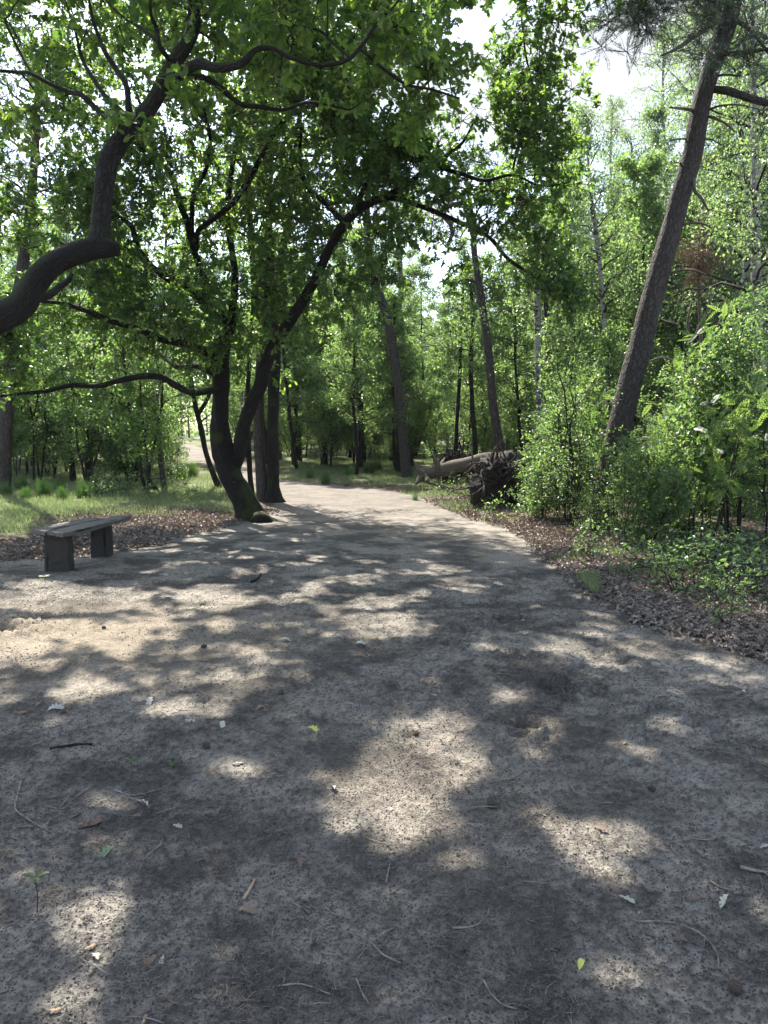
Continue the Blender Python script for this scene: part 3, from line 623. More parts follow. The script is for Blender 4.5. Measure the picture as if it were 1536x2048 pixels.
# ------------------------------------------------------------------ generic tree crowns
def crown_on(mb, P, R, rng, t0=.3, nb=30, Lf=lambda t: 1.5, elev=(20, 50), droop=.3, nsec=7, secf=.4, nl=26, T=DIAM, size=(.05, .08), spread=.12, wb=.008, hang=.0, k=5, tk=3, dens=None, carve=False, topw=True):
    """branches, twigs and leaves on a stem given by points P and radii R"""
    n = len(P); Ls = np.r_[0, np.cumsum(np.linalg.norm(np.diff(P, axis=0), axis=1))]; Ht = Ls[-1]
    A, B, rr = [], [], []
    for b in range(nb):
        t = t0 + (1 - t0) * ((b + rng.random()) / nb) ** .9; s = t * Ht; i = min(int(np.searchsorted(Ls, s)), n - 1)
        p0 = P[i]; az = b * 2.4 + rng.normal(0, .5); Lb = Lf((t - t0) / (1 - t0)) * rng.uniform(.65, 1.25)
        if Lb < .1: continue
        el = math.radians(rng.uniform(*elev) + 25 * max(0, t - .7) / .3); m = 7; q = np.linspace(0, 1, m)[:, None]
        hd = np.array([math.cos(az), math.sin(az), 0]); d = hd * math.cos(el) + np.array([0, 0, math.sin(el)])
        Q = p0 + d * Lb * q + np.array([0, 0, -droop * Lb]) * q ** 2 + np.r_[np.zeros((1, 3)), np.cumsum(rng.normal(0, 1, (m - 1, 3)), 0)] * .045 * Lb
        r0 = min(R[i] * .55, wb + .012 * Lb); tube(mb, Q, np.linspace(r0, .004, m), k, 0, 0, int(rng.integers(1e5)))
        for j in range(nsec):
            u = .25 + .75 * (j + rng.random()) / nsec; a = np.array([np.interp(u * (m - 1), np.arange(m), Q[:, c]) for c in range(3)])
            dd = nrm(d + rng.normal(0, .75, 3) + np.array([0, 0, -hang])); ln = Lb * secf * (1.15 - .6 * u) * rng.uniform(.6, 1.3) + .12
            A.append(a); B.append(a + dd * ln); rr.append(max(.0025, r0 * .28))
    A = np.array(A); B = np.array(B); rr = np.array(rr)
    if dens is not None:
        kq = dens(B); A, B, rr = A[kq], B[kq], rr[kq]
    twigs(mb, A, B, rr, rng, 0, .12, tk); N = len(A)
    t = rng.uniform(.05, 1.1, (N, nl)); pos = (A[:, None] + (B - A)[:, None] * t[..., None] + rng.normal(0, spread, (N, nl, 3)))
    if hang: pos[..., 2] -= hang * .25 * np.abs(rng.normal(0, 1, (N, nl))) * (t ** 1)
    dd = nrm(nrm(B - A)[:, None] * .5 + rng.normal(0, .8, (N, nl, 3)) + np.array([0, 0, -.25 - hang])); pos = pos.reshape(-1, 3); dd = dd.reshape(-1, 3)
    nv = nrm(np.array([0, 0, .9]) + rng.normal(0, .6, (len(pos), 3)))
    if carve: kk = keep(pos, rng); pos, dd, nv = pos[kk], dd[kk], nv[kk]
    leaves(mb, T, pos, dd, nv, rng.uniform(size[0], size[1], len(pos)), rng)

def pine_crown(mb, P, R, rng, t0=.55, nb=34, Lb0=2.0, ntuft=16, nn=26, nl=(.06, .09), wid=1.0, stubs=16):
    n = len(P); Ls = np.r_[0, np.cumsum(np.linalg.norm(np.diff(P, axis=0), axis=1))]; Ht = Ls[-1]; TA, TD = [], []
    for b in range(stubs):
        s = rng.uniform(.18, t0 + .1) * Ht; i = min(int(np.searchsorted(Ls, s)), n - 1); az = rng.uniform(0, 6.28); Lb = rng.uniform(.15, .9); q = np.linspace(0, 1, 5)[:, None]
        d = np.array([math.cos(az), math.sin(az), rng.uniform(-.2, .5)]); Q = P[i] + d * Lb * q + np.array([0, 0, -.25 * Lb]) * q ** 2 + rng.normal(0, .015, (5, 3)) * q
        tube(mb, Q, np.linspace(.016, .004, 5), 5, 0, 0, b)
    for b in range(nb):
        t = t0 + (1 - t0) * (b + rng.random()) / nb; i = min(int(np.searchsorted(Ls, t * Ht)), n - 1); az = b * 2.4 + rng.normal(0, .5); Lb = Lb0 * (1.15 - .75 * (t - t0) / (1 - t0)) * rng.uniform(.6, 1.2); m = 7; q = np.linspace(0, 1, m)[:, None]
        el = math.radians(rng.uniform(0, 35)); d = np.array([math.cos(az) * math.cos(el), math.sin(az) * math.cos(el), math.sin(el)])
        Q = P[i] + d * Lb * q + np.array([0, 0, .15 * Lb]) * q ** 2 + np.r_[np.zeros((1, 3)), np.cumsum(rng.normal(0, 1, (m - 1, 3)), 0)] * .06 * Lb
        tube(mb, Q, np.linspace(min(R[i] * .5, .035), .006, m), 5, 0, 0, int(rng.integers(1e5)))
        for j in range(ntuft):
            u = .3 + .7 * rng.random(); a = np.array([np.interp(u * (m - 1), np.arange(m), Q[:, c]) for c in range(3)]); dd = nrm(d * .6 + rng.normal(0, .7, 3) + np.array([0, 0, .25])); TA.append(a); TD.append(dd * rng.uniform(.15, .5) * (1.2 - .5 * u))
    TA = np.array(TA); TD = np.array(TD); twigs(mb, TA, TA + TD, .004, rng); N = len(TA)
    t = rng.uniform(.3, 1.0, (N, nn)); pos = TA[:, None] + TD[:, None] * t[..., None]; dd = nrm(nrm(TD)[:, None] * .9 + rng.normal(0, .6, (N, nn, 3))); pos = pos.reshape(-1, 3); dd = dd.reshape(-1, 3)
    T = (NEEDLE[0] * np.array([wid, 1, 1]), NEEDLE[1]); leaves(mb, T, pos, dd, rng.normal(0, 1, (len(pos), 3)), rng.uniform(nl[0], nl[1], len(pos)), rng)

def stem(rng, H, r0, lean=(0, 0), wob=.10, n=14, top=.012):
    q = np.linspace(0, 1, n); P = np.stack([lean[0] * q * H, lean[1] * q * H, q * H], 1); j = rng.normal(0, 1, (n, 2)); j = np.cumsum(j, 0) - q[:, None] * np.cumsum(j, 0)[-1:]; P[:, :2] += j * wob * H / 14 * .5
    P[0, 2] = -.15; P[:, :2] -= P[:1, :2]
    return P, r0 * (1 - q) ** .8 * (1 - .0) + top

# templates for the woods behind: (trunk mesh, crown mesh)
TEMPL = {}
LS = [.75, 1.0, 1.3, .9]
def template(kind, i):
    rng = np.random.default_rng(len(kind) * 1009 + i * 7 + ord(kind[0]) * 31)
    mt, mc = MB(), MB()
    if kind == 'birch':
        P, R = stem(rng, rng.uniform(11, 14), rng.uniform(.06, .095), rng.normal(0, .05, 2), .12); tube(mt, P, R, 8, 0, .03, i)
        crown_on(mc, P, R, rng, .36, 42, lambda t: 1.9 * (1 - t) ** .6 * min(1, .5 + 2 * t), (15, 55), .35, 8, .42, 42, DIAM, (.05, .10), .085, hang=.8)
        mats = ([BIRCHBARK], [TWIGM, L_BIRCH])
    elif kind == 'young':
        P, R = stem(rng, rng.uniform(7.5, 10), rng.uniform(.045, .08), rng.normal(0, .07, 2), .2); tube(mt, P, R, 7, 0, .05, i)
        crown_on(mc, P, R, rng, .20, 38, lambda t: 2.1 * (1 - t * .75), (5, 45), .2, 9, .42, 42, DIAM, (.055, .125), .085)
        mats = ([OAKBARK], [TWIGM, L_YOUNG])
    elif kind == 'pine':
        P, R = stem(rng, rng.uniform(12, 15), rng.uniform(.12, .17), rng.normal(0, .05, 2), .14); tube(mt, P, R, 9, 0, .05, i)
        pine_crown(mc, P, R, rng, .55, 34, 2.0, 16, 26, (.09, .13), 2.2); mats = ([PINEBARK], [PINERED, L_PINE])
    elif kind == 'sapling':
        P, R = stem(rng, rng.uniform(3.2, 4.8), rng.uniform(.022, .035), rng.normal(0, .1, 2), .3); tube(mt, P, R, 6, 0, .03, i)
        for q in range(2):
            P2, R2 = stem(rng, rng.uniform(2.2, 3.8), .02, rng.normal(0, .22, 2), .3); tube(mt, P2, R2, 5, 0, .03, i + 3); crown_on(mc, P2, R2, rng, .2, 14, lambda t: .85 * (1 - .6 * t), (5, 50), .2, 6, .4, 20, DIAM, (.06, .095), .07)
        crown_on(mc, P, R, rng, .15, 30, lambda t: 1.15 * (1 - .65 * t), (5, 50), .2, 7, .42, 26, DIAM, (.06, .095), .08)
        mats = ([TWIGM], [TWIGM, L_YOUNG])
    elif kind == 'shrub':      # nearer the camera: real twigs and folded oval leaves
        for q in range(4):
            P2, R2 = stem(rng, rng.uniform(1.2, 2.5), rng.uniform(.009, .016), rng.normal(0, .22, 2), .35, 10, .003); P2[:, :2] += rng.normal(0, .10, 2); tube(mt, P2, R2, 5, 0, .0, i + q)
            crown_on(mc, P2, R2, rng, .10, 15, lambda t: .62 * (1 - .55 * t), (0, 45), .12, 6, .45, 8, OVAL, (.048 * LS[(i + 1) % 4], .082 * LS[(i + 1) % 4]), .04, wb=.003, k=4)
        mats = ([TWIGM], [TWIGM, L_SHRUB])
    elif kind == 'tall':
        for q in range(3):
            P2, R2 = stem(rng, rng.uniform(2.6, 4.4), rng.uniform(.014, .024), rng.normal(0, .12, 2), .3, 12, .003); P2[:, :2] += rng.normal(0, .10, 2); tube(mt, P2, R2, 6, 0, .0, i + q)
            crown_on(mc, P2, R2, rng, .12, 24, lambda t: .85 * (1 - .6 * t), (0, 50), .12, 7, .42, 8, OVAL, (.058 * LS[i % 4], .098 * LS[i % 4]), .045, wb=.003, k=4)
        mats = ([TWIGM], [TWIGM, L_SHRUB])
    elif kind == 'rowan':
        for q in range(2):
            P2, R2 = stem(rng, rng.uniform(1.3, 2.6), rng.uniform(.010, .016), rng.normal(0, .15, 2), .3, 10, .003); P2[:, :2] += rng.normal(0, .06, 2); tube(mt, P2, R2, 5, 0, .0, i + q)
            crown_on(mc, P2, R2, rng, .25, 11, lambda t: .45 * (1 - .4 * t), (10, 55), .1, 3, .4, 4, ROWAN, (.13, .20), .02, wb=.003, k=4)
        mats = ([TWIGM], [TWIGM, L_ROWAN])
    elif kind == 'seedling':
        for q in range(3):
            P2, R2 = stem(rng, rng.uniform(.10, .30), .003, rng.normal(0, .3, 2), .4, 6, .0012); P2[:, :2] += rng.normal(0, .08, 2); P2[0, 2] = -.02; tube(mt, P2, R2, 4, 0, .0, i + q)
            crown_on(mc, P2, R2, rng, .3, 5, lambda t: .13, (5, 40), .2, 2, .4, 4, OVAL, (.026, .046), .012, wb=.001, k=3)
        mats = ([TWIGM], [TWIGM, L_SHRUB])
    TEMPL[(kind, i)] = (mt.mesh(kind + '_trunk', mats[0]), mc.mesh(kind + '_crown', mats[1]), float(max(v[:, 2].max() for v in mc.V)))
NT = {'birch': 4, 'young': 4, 'pine': 3, 'sapling': 5, 'shrub': 6, 'tall': 4, 'rowan': 4, 'seedling': 5}
for k_, n_ in NT.items():
    for i_ in range(n_): template(k_, i_)
PARTN = {'birch': ('birch_tree', 'trunk', 'crown'), 'young': ('young_oak_tree', 'trunk', 'crown'), 'pine': ('pine_tree', 'trunk', 'crown'), 'sapling': ('sapling', 'stem', 'foliage'),
         'tall': ('tall_shrub', 'stem', 'foliage'), 'shrub': ('shrub', 'stem', 'foliage'), 'rowan': ('rowan_shrub', 'stem', 'foliage'), 'seedling': ('seedling', 'stem', 'foliage')}
def place(kind, x, y, rng, label, cat, group, s=1.0, name=None, idx=None, lean=0.0, sz=None):
    mt, mc, H = TEMPL[(kind, int(rng.integers(NT[kind])) if idx is None else idx)]; nm, a, b = PARTN[kind]
    r = empty(name or nm, (x, y, hz(x, y)), rng.uniform(0, 6.28)); r.rotation_euler[1] = lean; r.scale = (s, s, s if sz is None else sz)
    tag(r, label, cat, group); link(a, mt, r); link(b, mc, r); return r

# ------------------------------------------------------------------ single trees one can make out, traced trunk by trunk
def traced(name, label, tr, kind, Y=None, group=None, crown=None, extra=(), flare=None, seed=1, k=12, stubs=()):
    rng = np.random.default_rng(seed); g = G(tr[0][0], tr[0][1]); Y = g[1] if Y is None else Y
    bx = W(tr[0][0], tr[0][1], Y)[0]; z0 = hz(bx, Y); root = empty(name, (bx, Y, z0)); tag(root, label, 'tree', group); loc = np.array(root.location)
    mats = {'pine': PINEBARK, 'birch': BIRCHBARK, 'oak': OAKBARK, 'dead': DEADBARK}
    rows = [(*W(a, b, Y), .88 * c * Y / FPX / 2) for a, b, c in tr]
    if rows[0][2] > z0 - .05: rows.insert(0, (rows[0][0] + (rows[0][0] - rows[1][0]) * .1, Y, z0 - .12, rows[0][3] * 1.08))
    S = spline(rows, 46); mb = MB(); tube(mb, S[:, :3] - loc, S[:, 3], k, 0, .05, seed, flare); link('trunk', mb.mesh(name + '_trunk', [mats[kind]]), root)
    stems = [S]
    for e in extra:
        E = spline([(*W(a, b, Y + d), c * Y / FPX / 2) for a, b, c, d in e], 30); mb = MB(); tube(mb, E[:, :3] - loc, E[:, 3], 8, 0, .05, seed + 3); link('limb', mb.mesh(name + '_limb', [mats[kind]]), root); stems.append(E)
    for e in stubs:
        E = spline([(*W(a, b, Y + d), c * Y / FPX / 2) for a, b, c, d in e], 14); mb = MB(); tube(mb, E[:, :3] - loc, E[:, 3], 6, 0, .05, seed + 3); link('branch', mb.mesh(name + '_branch', [mats[kind]]), root)
    if crown:
        mb = MB(); ck, kw = crown
        for E in stems:
            if ck == 'pine': pine_crown(mb, E[:, :3] - loc, E[:, 3], rng, **kw)
            else: crown_on(mb, E[:, :3] - loc, E[:, 3], rng, **kw)
        lm = {'pine': L_PINE, 'birch': L_BIRCH, 'young': L_YOUNG, 'oak': L_OAK}[ck]
        link('crown', mb.mesh(name + '_crown', [PINERED if ck == 'pine' else TWIGM, lm]), root)
    return root
YC = lambda t0=.35, nb=26, L0=1.7, **k: ('young', dict(t0=t0, nb=nb, Lf=lambda t: L0 * (1 - .6 * t), elev=(5, 45), nsec=7, nl=26, T=DIAM, size=(.05, .115), spread=.08, **k))
OC = lambda t0=.4, nb=24, L0=1.8, **k: ('oak', dict(t0=t0, nb=nb, Lf=lambda t: L0 * (1 - .5 * t), elev=(5, 55), nsec=7, nl=18, T=OAK_LO, size=(.08, .12), spread=.08, carve=True, **k))
BC = lambda t0=.35, nb=34, L0=1.5, **k: ('birch', dict(t0=t0, nb=nb, Lf=lambda t: L0 * (1 - t) ** .5 + .2, elev=(15, 60), nsec=7, nl=32, T=DIAM, size=(.04, .08), spread=.08, hang=.7, **k))
PC = lambda t0=.6, nb=30, **k: ('pine', dict(t0=t0, nb=nb, Lb0=1.8, nn=26, nl=(.09, .13), wid=1.8, **k))

traced('oak_tree', 'dark straight oak trunk, rightmost of three right behind the forked oak', [(549, 1004, 46), (547, 985, 32), (546, 940, 27), (545, 880, 26), (548, 780, 26), (550, 700, 25), (546, 600, 21), (540, 480, 16), (532, 380, 12), (528, 260, 10), (530, 60, 7)], 'oak', None, None, OC(.42, 22, 1.7),
       extra=[[(549, 690, 16, 0), (552, 620, 15, -.2), (562, 520, 14, -.4), (583, 400, 12, -.5), (592, 300, 10, -.6), (608, 160, 7, -.7)], [(548, 720, 14, 0), (516, 610, 12, .3), (498, 420, 12, .5), (486, 300, 9, .6), (470, 160, 6, .6)]], flare=(.12, .4, 4), seed=21, k=18)
traced('pine_tree', 'brown pine trunk standing between the thin trunk and the dark oak behind the forked oak', [(527, 1003, 32), (524, 960, 27), (519, 900, 25), (517, 830, 24), (521, 740, 21), (527, 640, 17), (532, 520, 13), (540, 380, 10), (545, 200, 7)], 'pine', None, None, PC(.62, 20), seed=22, k=16)
traced('oak_tree', 'thin oak trunk just left of the brown pine trunk behind the forked oak', [(505, 996, 15), (500, 950, 12), (497, 900, 12), (495, 800, 11), (500, 700, 9), (505, 600, 7), (500, 480, 5)], 'oak', None, None, OC(.45, 14, 1.1), seed=23)
traced('birch_tree', 'slim dark birch in the grass left of the far path with saplings round its foot', [(330, 988, 16), (323, 935, 13), (316, 850, 11), (313, 760, 9), (318, 680, 8), (328, 560, 7), (335, 420, 5)], 'birch', None, None, BC(.35, 22, 1.1), seed=24)
traced('young_oak_tree', 'young tree leaning left with its foot beside the far path opening', [(440, 980, 16), (428, 952, 13), (412, 905, 12), (403, 860, 12), (388, 800, 11), (378, 740, 10), (370, 640, 8), (372, 520, 6)], 'oak', None, None, YC(.3, 20, 1.2), extra=[[(396, 830, 9, 0), (418, 790, 8, .2), (430, 745, 6, .3), (438, 680, 4, .4)]], seed=25)
traced('pine_tree', 'reddish pine trunk behind the light saplings left of the far path', [(248, 905, 24), (244, 860, 21), (239, 800, 20), (234, 720, 18), (230, 620, 16), (228, 500, 14), (222, 380, 11), (215, 250, 8)], 'pine', 27, None, PC(.6, 24), seed=26)
traced('pine_tree', 'greyish pine trunk farther back, left of the reddish one', [(205, 893, 16), (201, 830, 14), (196, 700, 13), (190, 560, 11), (186, 400, 8)], 'pine', 36, None, PC(.6, 20), seed=27)
traced('oak_tree', 'straight dark trunk in the left grass between the hazel bush and the saplings', [(179, 963, 20), (180, 940, 14), (181, 900, 12), (183, 820, 10), (186, 720, 9), (190, 600, 8), (190, 460, 6)], 'oak', None, None, YC(.35, 22, 1.3), seed=28)
traced('pine_tree', 'thick pine trunk at the left edge below the near oak bough', [(3, 978, 42), (8, 900, 34), (18, 760, 31), (30, 650, 28), (46, 520, 24), (60, 420, 20), (70, 300, 16), (80, 100, 11)], 'pine', 17.5, None, PC(.55, 26), seed=29, k=18)
traced('oak_tree', 'short mossy trunk in the shade right of the hazel bush', [(146, 958, 15), (143, 920, 12), (140, 870, 9), (146, 800, 6), (150, 720, 4)], 'oak', 21, None, YC(.35, 12, .9), seed=30)
traced('oak_tree', 'stocky dark trunk beyond the bend of the path', [(598, 926, 17), (597, 880, 14), (592, 800, 12), (590, 700, 10), (585, 560, 8)], 'oak', None, None, YC(.3, 24, 2.0), seed=31)
traced('oak_tree', 'small crooked oak with low side branches beyond the bend', [(645, 934, 14), (650, 905, 12), (648, 870, 10), (656, 810, 9), (650, 740, 7), (645, 660, 5)], 'oak', None, None, YC(.2, 18, 1.5), extra=[[(650, 885, 8, 0), (670, 862, 7, .2), (690, 872, 5, .3)]], seed=32)
traced('young_oak_tree', 'thin upright trunk midway between the crooked oak and the leaning pine', [(700, 918, 9), (702, 860, 8), (703, 780, 8), (700, 680, 6), (690, 540, 5)], 'oak', None, None, YC(.3, 24, 1.6), seed=33)
traced('pine_tree', 'bare pine trunk leaning left at the right side of the path bend', [(815, 958, 28), (812, 935, 24), (806, 880, 22), (798, 790, 21), (786, 700, 20), (775, 640, 19), (760, 592, 18), (745, 555, 17), (736, 500, 15), (735, 400, 12), (745, 290, 9)], 'pine', None, None, PC(.72, 18, stubs=10), seed=34, k=16)
traced('oak_tree', 'thin dark trunk close behind the left side of the leaning pine', [(799, 950, 12), (797, 880, 10), (794, 780, 8), (790, 690, 7), (788, 600, 5)], 'oak', None, None, YC(.5, 14, 1.1), seed=35)
traced('birch_tree', 'birch with white upper bark just right of the leaning pine', [(824, 950, 12), (818, 860, 11), (811, 760, 11), (806, 690, 12), (802, 640, 11), (800, 500, 9), (792, 380, 7)], 'birch', 27, None, BC(.4, 26, 1.5), seed=36)
traced('pine_tree', 'tall pine with orange upper bark and a curled branch above the uprooted stump', [(1000, 900, 22), (990, 840, 20), (980, 740, 18), (969, 640, 17), (958, 572, 16), (950, 520, 14), (945, 450, 12), (938, 390, 9), (925, 330, 6)], 'pine', 21, None, PC(.78, 14, stubs=12), seed=37,
       stubs=[[(940, 400, 9, 0), (880, 425, 8, -.3), (903, 452, 8, -.4), (905, 472, 8, -.4), (892, 492, 7, -.4), (918, 500, 6, -.4), (930, 484, 4, -.4)], [(957, 565, 7, 0), (925, 560, 5, -.2), (890, 590, 3, -.3)]])
traced('birch_tree', 'slender birch with black and white bark right of the tall orange pine', [(1078, 860, 17), (1078, 780, 16), (1076, 700, 15), (1075, 620, 14), (1074, 520, 12), (1072, 400, 10), (1070, 270, 7)], 'birch', 20, None, BC(.45, 30, 1.4), seed=38)
traced('pine_tree', 'dark pine trunk touching the right side of the slender birch', [(1103, 850, 17), (1100, 760, 16), (1095, 650, 14), (1090, 560, 12), (1085, 470, 9)], 'pine', 23, None, PC(.7, 18), seed=39)
traced('oak_tree', 'thin dark stem left of the tall orange pine', [(912, 880, 9), (918, 780, 8), (922, 680, 7), (926, 580, 6), (930, 500, 4)], 'oak', 24, None, YC(.45, 16, 1.1), seed=40)
traced('oak_tree', 'forked thin dark tree between the thin stem and the orange pine', [(950, 890, 12), (944, 800, 10), (942, 720, 9), (946, 640, 8), (940, 560, 6)], 'oak', 23, None, YC(.4, 18, 1.3), extra=[[(943, 650, 6, 0), (955, 600, 5, .1), (966, 540, 4, .1)]], seed=41)
traced('birch_tree', 'thin birch leaning left above the shrubs, left of the big leaning pine', [(1222, 840, 11), (1212, 700, 10), (1205, 600, 10), (1196, 500, 9), (1187, 430, 8), (1178, 340, 6), (1172, 230, 4)], 'birch', 18, None, BC(.45, 26, 1.3), seed=42)
traced('birch_tree', 'birch with flaking black and white bark at the right edge', [(1530, 950, 26), (1522, 800, 24), (1514, 640, 22), (1511, 480, 20), (1510, 340, 17), (1508, 190, 13), (1505, 20, 9), (1500, -120, 5)], 'birch', 14, None, BC(.35, 36, 1.7), seed=43, k=16)
traced('birch_tree', 'pale grey birch trunk behind the left side of the big leaning pine', [(1275, 860, 10), (1272, 700, 9), (1268, 560, 8), (1270, 420, 7), (1262, 280, 4)], 'birch', 25, None, BC(.3, 34, 1.7), seed=44)
TOPB = [0, 20, 60, 215, -40, 260]
for sx, (bx, by, w_, Yb, lb) in enumerate([(1400, 880, 14, 22, 'mid height birch filling the gap right of the big leaning pine'), (1460, 860, 15, 25, 'tall birch between the gap tree and the flaking birch'), (1330, 850, 12, 29, 'leafy birch rising directly behind the big leaning pine'), (1225, 860, 11, 31, 'lower leafy birch left of the big leaning pine, under the open sky'), (1490, 860, 14, 19, 'leafy birch beside the flaking birch at the right edge'), (1140, 860, 11, 27, 'leafy birch between the slender birch and the thin leaning one')]):
    traced('birch_tree', lb, [(bx, by, w_), (bx - 6, by - 200, w_ * .85), (bx + 4, by - 400, w_ * .65), (bx - 4, max(TOPB[sx] + 90, by - 700), w_ * .4), (bx, TOPB[sx], 3)], 'birch', Yb, None, BC(.2, 64, 2.5), seed=50 + sx)

# the big leaning pine on the right
def big_pine():
    Y = 11.0; rng = np.random.default_rng(77)
    root = empty('pine_tree', (G(1203, 1062)[0], Y, 0)); tag(root, 'big pine with scaly grey brown trunk leaning right out of the shrubs', 'tree'); loc = np.array(root.location)
    S = limb_pts([(1190, 1085, Y, 72), (1200, 1050, Y, 64), (1214, 990, Y, 54), (1230, 900, Y, 50), (1248, 820, Y, 47), (1268, 740, Y, 45), (1284, 680, Y, 44), (1299, 615, Y, 43), (1323, 530, Y, 41), (1346, 450, Y, 39), (1364, 380, Y, 38), (1384, 310, Y, 36), (1402, 210, Y, 35), (1432, 115, Y, 33), (1458, 40, Y, 32), (1475, -40, Y, 28), (1490, -180, Y, 22), (1500, -330, Y, 14), (1510, -460, Y, 5)], 130)
    mb = MB(); tube(mb, S[:, :3] - loc, S[:, 3], 28, 0, .035, 4, (.2, .3, 5)); link('trunk', mb.mesh('big_pine_trunk', [PINEBARK]), root)
    nodes = []; 
    BR = [[(1426, 178, 14, 0), (1455, 182, 15, -.2), (1485, 192, 14, -.4), (1536, 206, 12, -.7), (1600, 215, 9, -1)], [(1440, 108, 8, 0), (1480, 106, 8, -.2), (1536, 98, 7, -.4), (1620, 80, 5, -.6)], [(1434, 45, 8, 0), (1415, 55, 9, -.3), (1388, 72, 9, -.5), (1362, 92, 7, -.7), (1340, 104, 5, -.8), (1322, 111, 3, -.9)],
          [(1392, 222, 6, 0), (1375, 218, 6, -.1), (1352, 216, 4, -.2), (1338, 215, 3, -.2)], [(1415, 221, 5, 0), (1440, 212, 4, -.2), (1478, 210, 3, -.3), (1530, 222, 2, -.4)], [(1412, 232, 5, 0), (1432, 238, 5, -.2), (1455, 250, 4, -.3), (1470, 264, 3, -.3)], [(1403, 277, 4, 0), (1425, 280, 3, -.1), (1443, 290, 2, -.1)],
          [(1384, 340, 7, 0), (1388, 362, 7, -.1), (1390, 382, 6, -.2), (1404, 398, 5, -.3), (1418, 424, 3, -.3)], [(1363, 450, 6, 0), (1385, 446, 5, -.1), (1410, 449, 4, -.2), (1424, 457, 3, -.2)], [(1336, 549, 6, 0), (1362, 541, 5, -.1), (1390, 541, 4, -.2), (1412, 550, 3, -.2)],
          [(1340, 280, 3, -.1), (1372, 278, 4, 0), (1390, 280, 5, 0)], [(1425, 155, 4, 0), (1445, 150, 4, -.1), (1480, 152, 3, -.2)], [(1320, 640, 5, 0), (1345, 646, 4, -.1), (1358, 650, 3, -.1)], [(1330, 560, 5, 0), (1352, 572, 4, -.2), (1366, 590, 2, -.2)], [(1371, 345, 6, 0), (1360, 325, 4, -.1)], [(1465, 0, 12, 0), (1510, -20, 10, -.4), (1580, -30, 7, -.9)], [(1460, 10, 10, 0), (1380, -30, 8, -.7), (1290, -40, 6, -1.2), (1210, 0, 4, -1.5)], [(1450, 30, 9, 0), (1500, 60, 8, .4), (1540, 110, 6, .8)]]
    TA = []
    for i, e in enumerate(BR):
        E = spline([(*W(a, b, Y + d), c * Y / FPX / 2) for a, b, c, d in e], 16); mb = MB(); tube(mb, E[:, :3] - loc, E[:, 3], 7, 0, .08, i); link('branch', mb.mesh('pine_branch', [DEADBARK if i in (2, 3, 4, 5, 6, 7, 8, 9, 10, 12) else PINEBARK]), root)
        if i in (0, 1, 15, 16, 17): nodes += [(p[:3], p[3]) for p in E[5:]]
    blobs = [(1500, -40, Y, 130, 110, 1.2, 30), (1520, 90, 10.6, 60, 60, .8, 12), (1360, -10, 10.3, 130, 70, .9, 34), (1250, 35, 9.8, 70, 60, .6, 18), (1390, 90, 10.3, 50, 50, .5, 8), (1500, -300, Y, 260, 160, 1.8, 34), (1440, 20, 10.8, 60, 50, .5, 8)]
    cl = clump_points(blobs, rng, 3, .2, 1.2); mb = MB(); org = connect_clumps(mb, [n[0] for n in nodes] + list(S[100:, :3]), [n[1] for n in nodes] + list(S[100:, 3]), cl, rng, .02)
    C = np.repeat(cl, 14, 0); d = nrm(rng.normal(0, 1, (len(C), 3)) + [0, 0, .1]) * rng.uniform(.15, .42, (len(C), 1)); twigs(mb, C, C + d, .004, rng)
    t = rng.uniform(.25, 1, (len(C), 34)); pos = (C[:, None] + d[:, None] * t[..., None]).reshape(-1, 3); dd = nrm(nrm(d)[:, None] * .9 + rng.normal(0, .55, (len(C), 34, 3))).reshape(-1, 3)
    leaves(mb, NEEDLE, pos, dd, rng.normal(0, 1, (len(pos), 3)), rng.uniform(.05, .08, len(pos)), rng)
    for i in range(len(mb.V)): mb.V[i] = mb.V[i] - loc.astype(np.float32)
    link('crown', mb.mesh('big_pine_crown', [PINEBARK, L_PINE]), root)
big_pine()

# ------------------------------------------------------------------ the rest of the wood
rngF = np.random.default_rng(101)
taken = [(G(500, 1040)[0], 12.5)]
TOPX = [-200, 0, 150, 300, 700, 780, 950, 1020, 1120, 1180, 1290, 1330, 1420, 1536, 1700]
TOPY = [0, 60, 200, 430, 430, 500, 530, 400, 330, 285, 260, 110, 0, 0, 0]
LBL = {'birch': [('slender birch standing in the wood beyond the path bend', 'birch trees of the wood behind')],
       'young': [('leafy young broadleaf tree crowding the wood behind', 'young broadleaf trees of the wood behind')],
       'pine': [('tall pine standing among the leafy trees of the wood behind', 'pine trees of the wood behind')],
       'sapling': [('bushy sapling growing under the trees of the wood behind', 'saplings under the wood behind')]}
CATS = {'birch': 'tree', 'young': 'tree', 'pine': 'tree', 'sapling': 'sapling'}
KW = {'birch': ('slender birch', 'slender birches'), 'young': ('leafy young tree', 'leafy young trees'), 'pine': ('tall pine', 'tall pines'), 'sapling': ('bushy sapling', 'bushy saplings')}
def where_label(k, px, y):
    reg = 'left of the slim birch' if px < 315 else 'seen behind the forked oak' if px < 620 else 'beyond the path bend' if px < 830 else 'behind the fallen trunk and stump' if px < 1120 else 'behind the big leaning pine' if px < 1330 else 'behind the right hand thicket'
    d = 'at the wood front' if y < 24 else 'in mid wood' if y < 36 else 'deep in the wood' if y < 50 else 'farthest back'
    return KW[k][0] + ' ' + d + ' ' + reg, KW[k][1] + ' ' + d + ' ' + reg
def ok_place(x, y, dmin):
    if path_sd(np.array([x]), np.array([y]))[0] > -.7: return False
    px, _ = to_px(np.array([x, y, 0.]))
    if 338 < px < 448 and y < 60: return False           # keeps the view of the far path open
    if 455 <= px < 760 and y < 21: return False
    if 815 < px < 1130 and y < 22: return False
    for (a, b) in taken:
        if (a - x) ** 2 + (b - y) ** 2 < dmin ** 2: return False
    return True
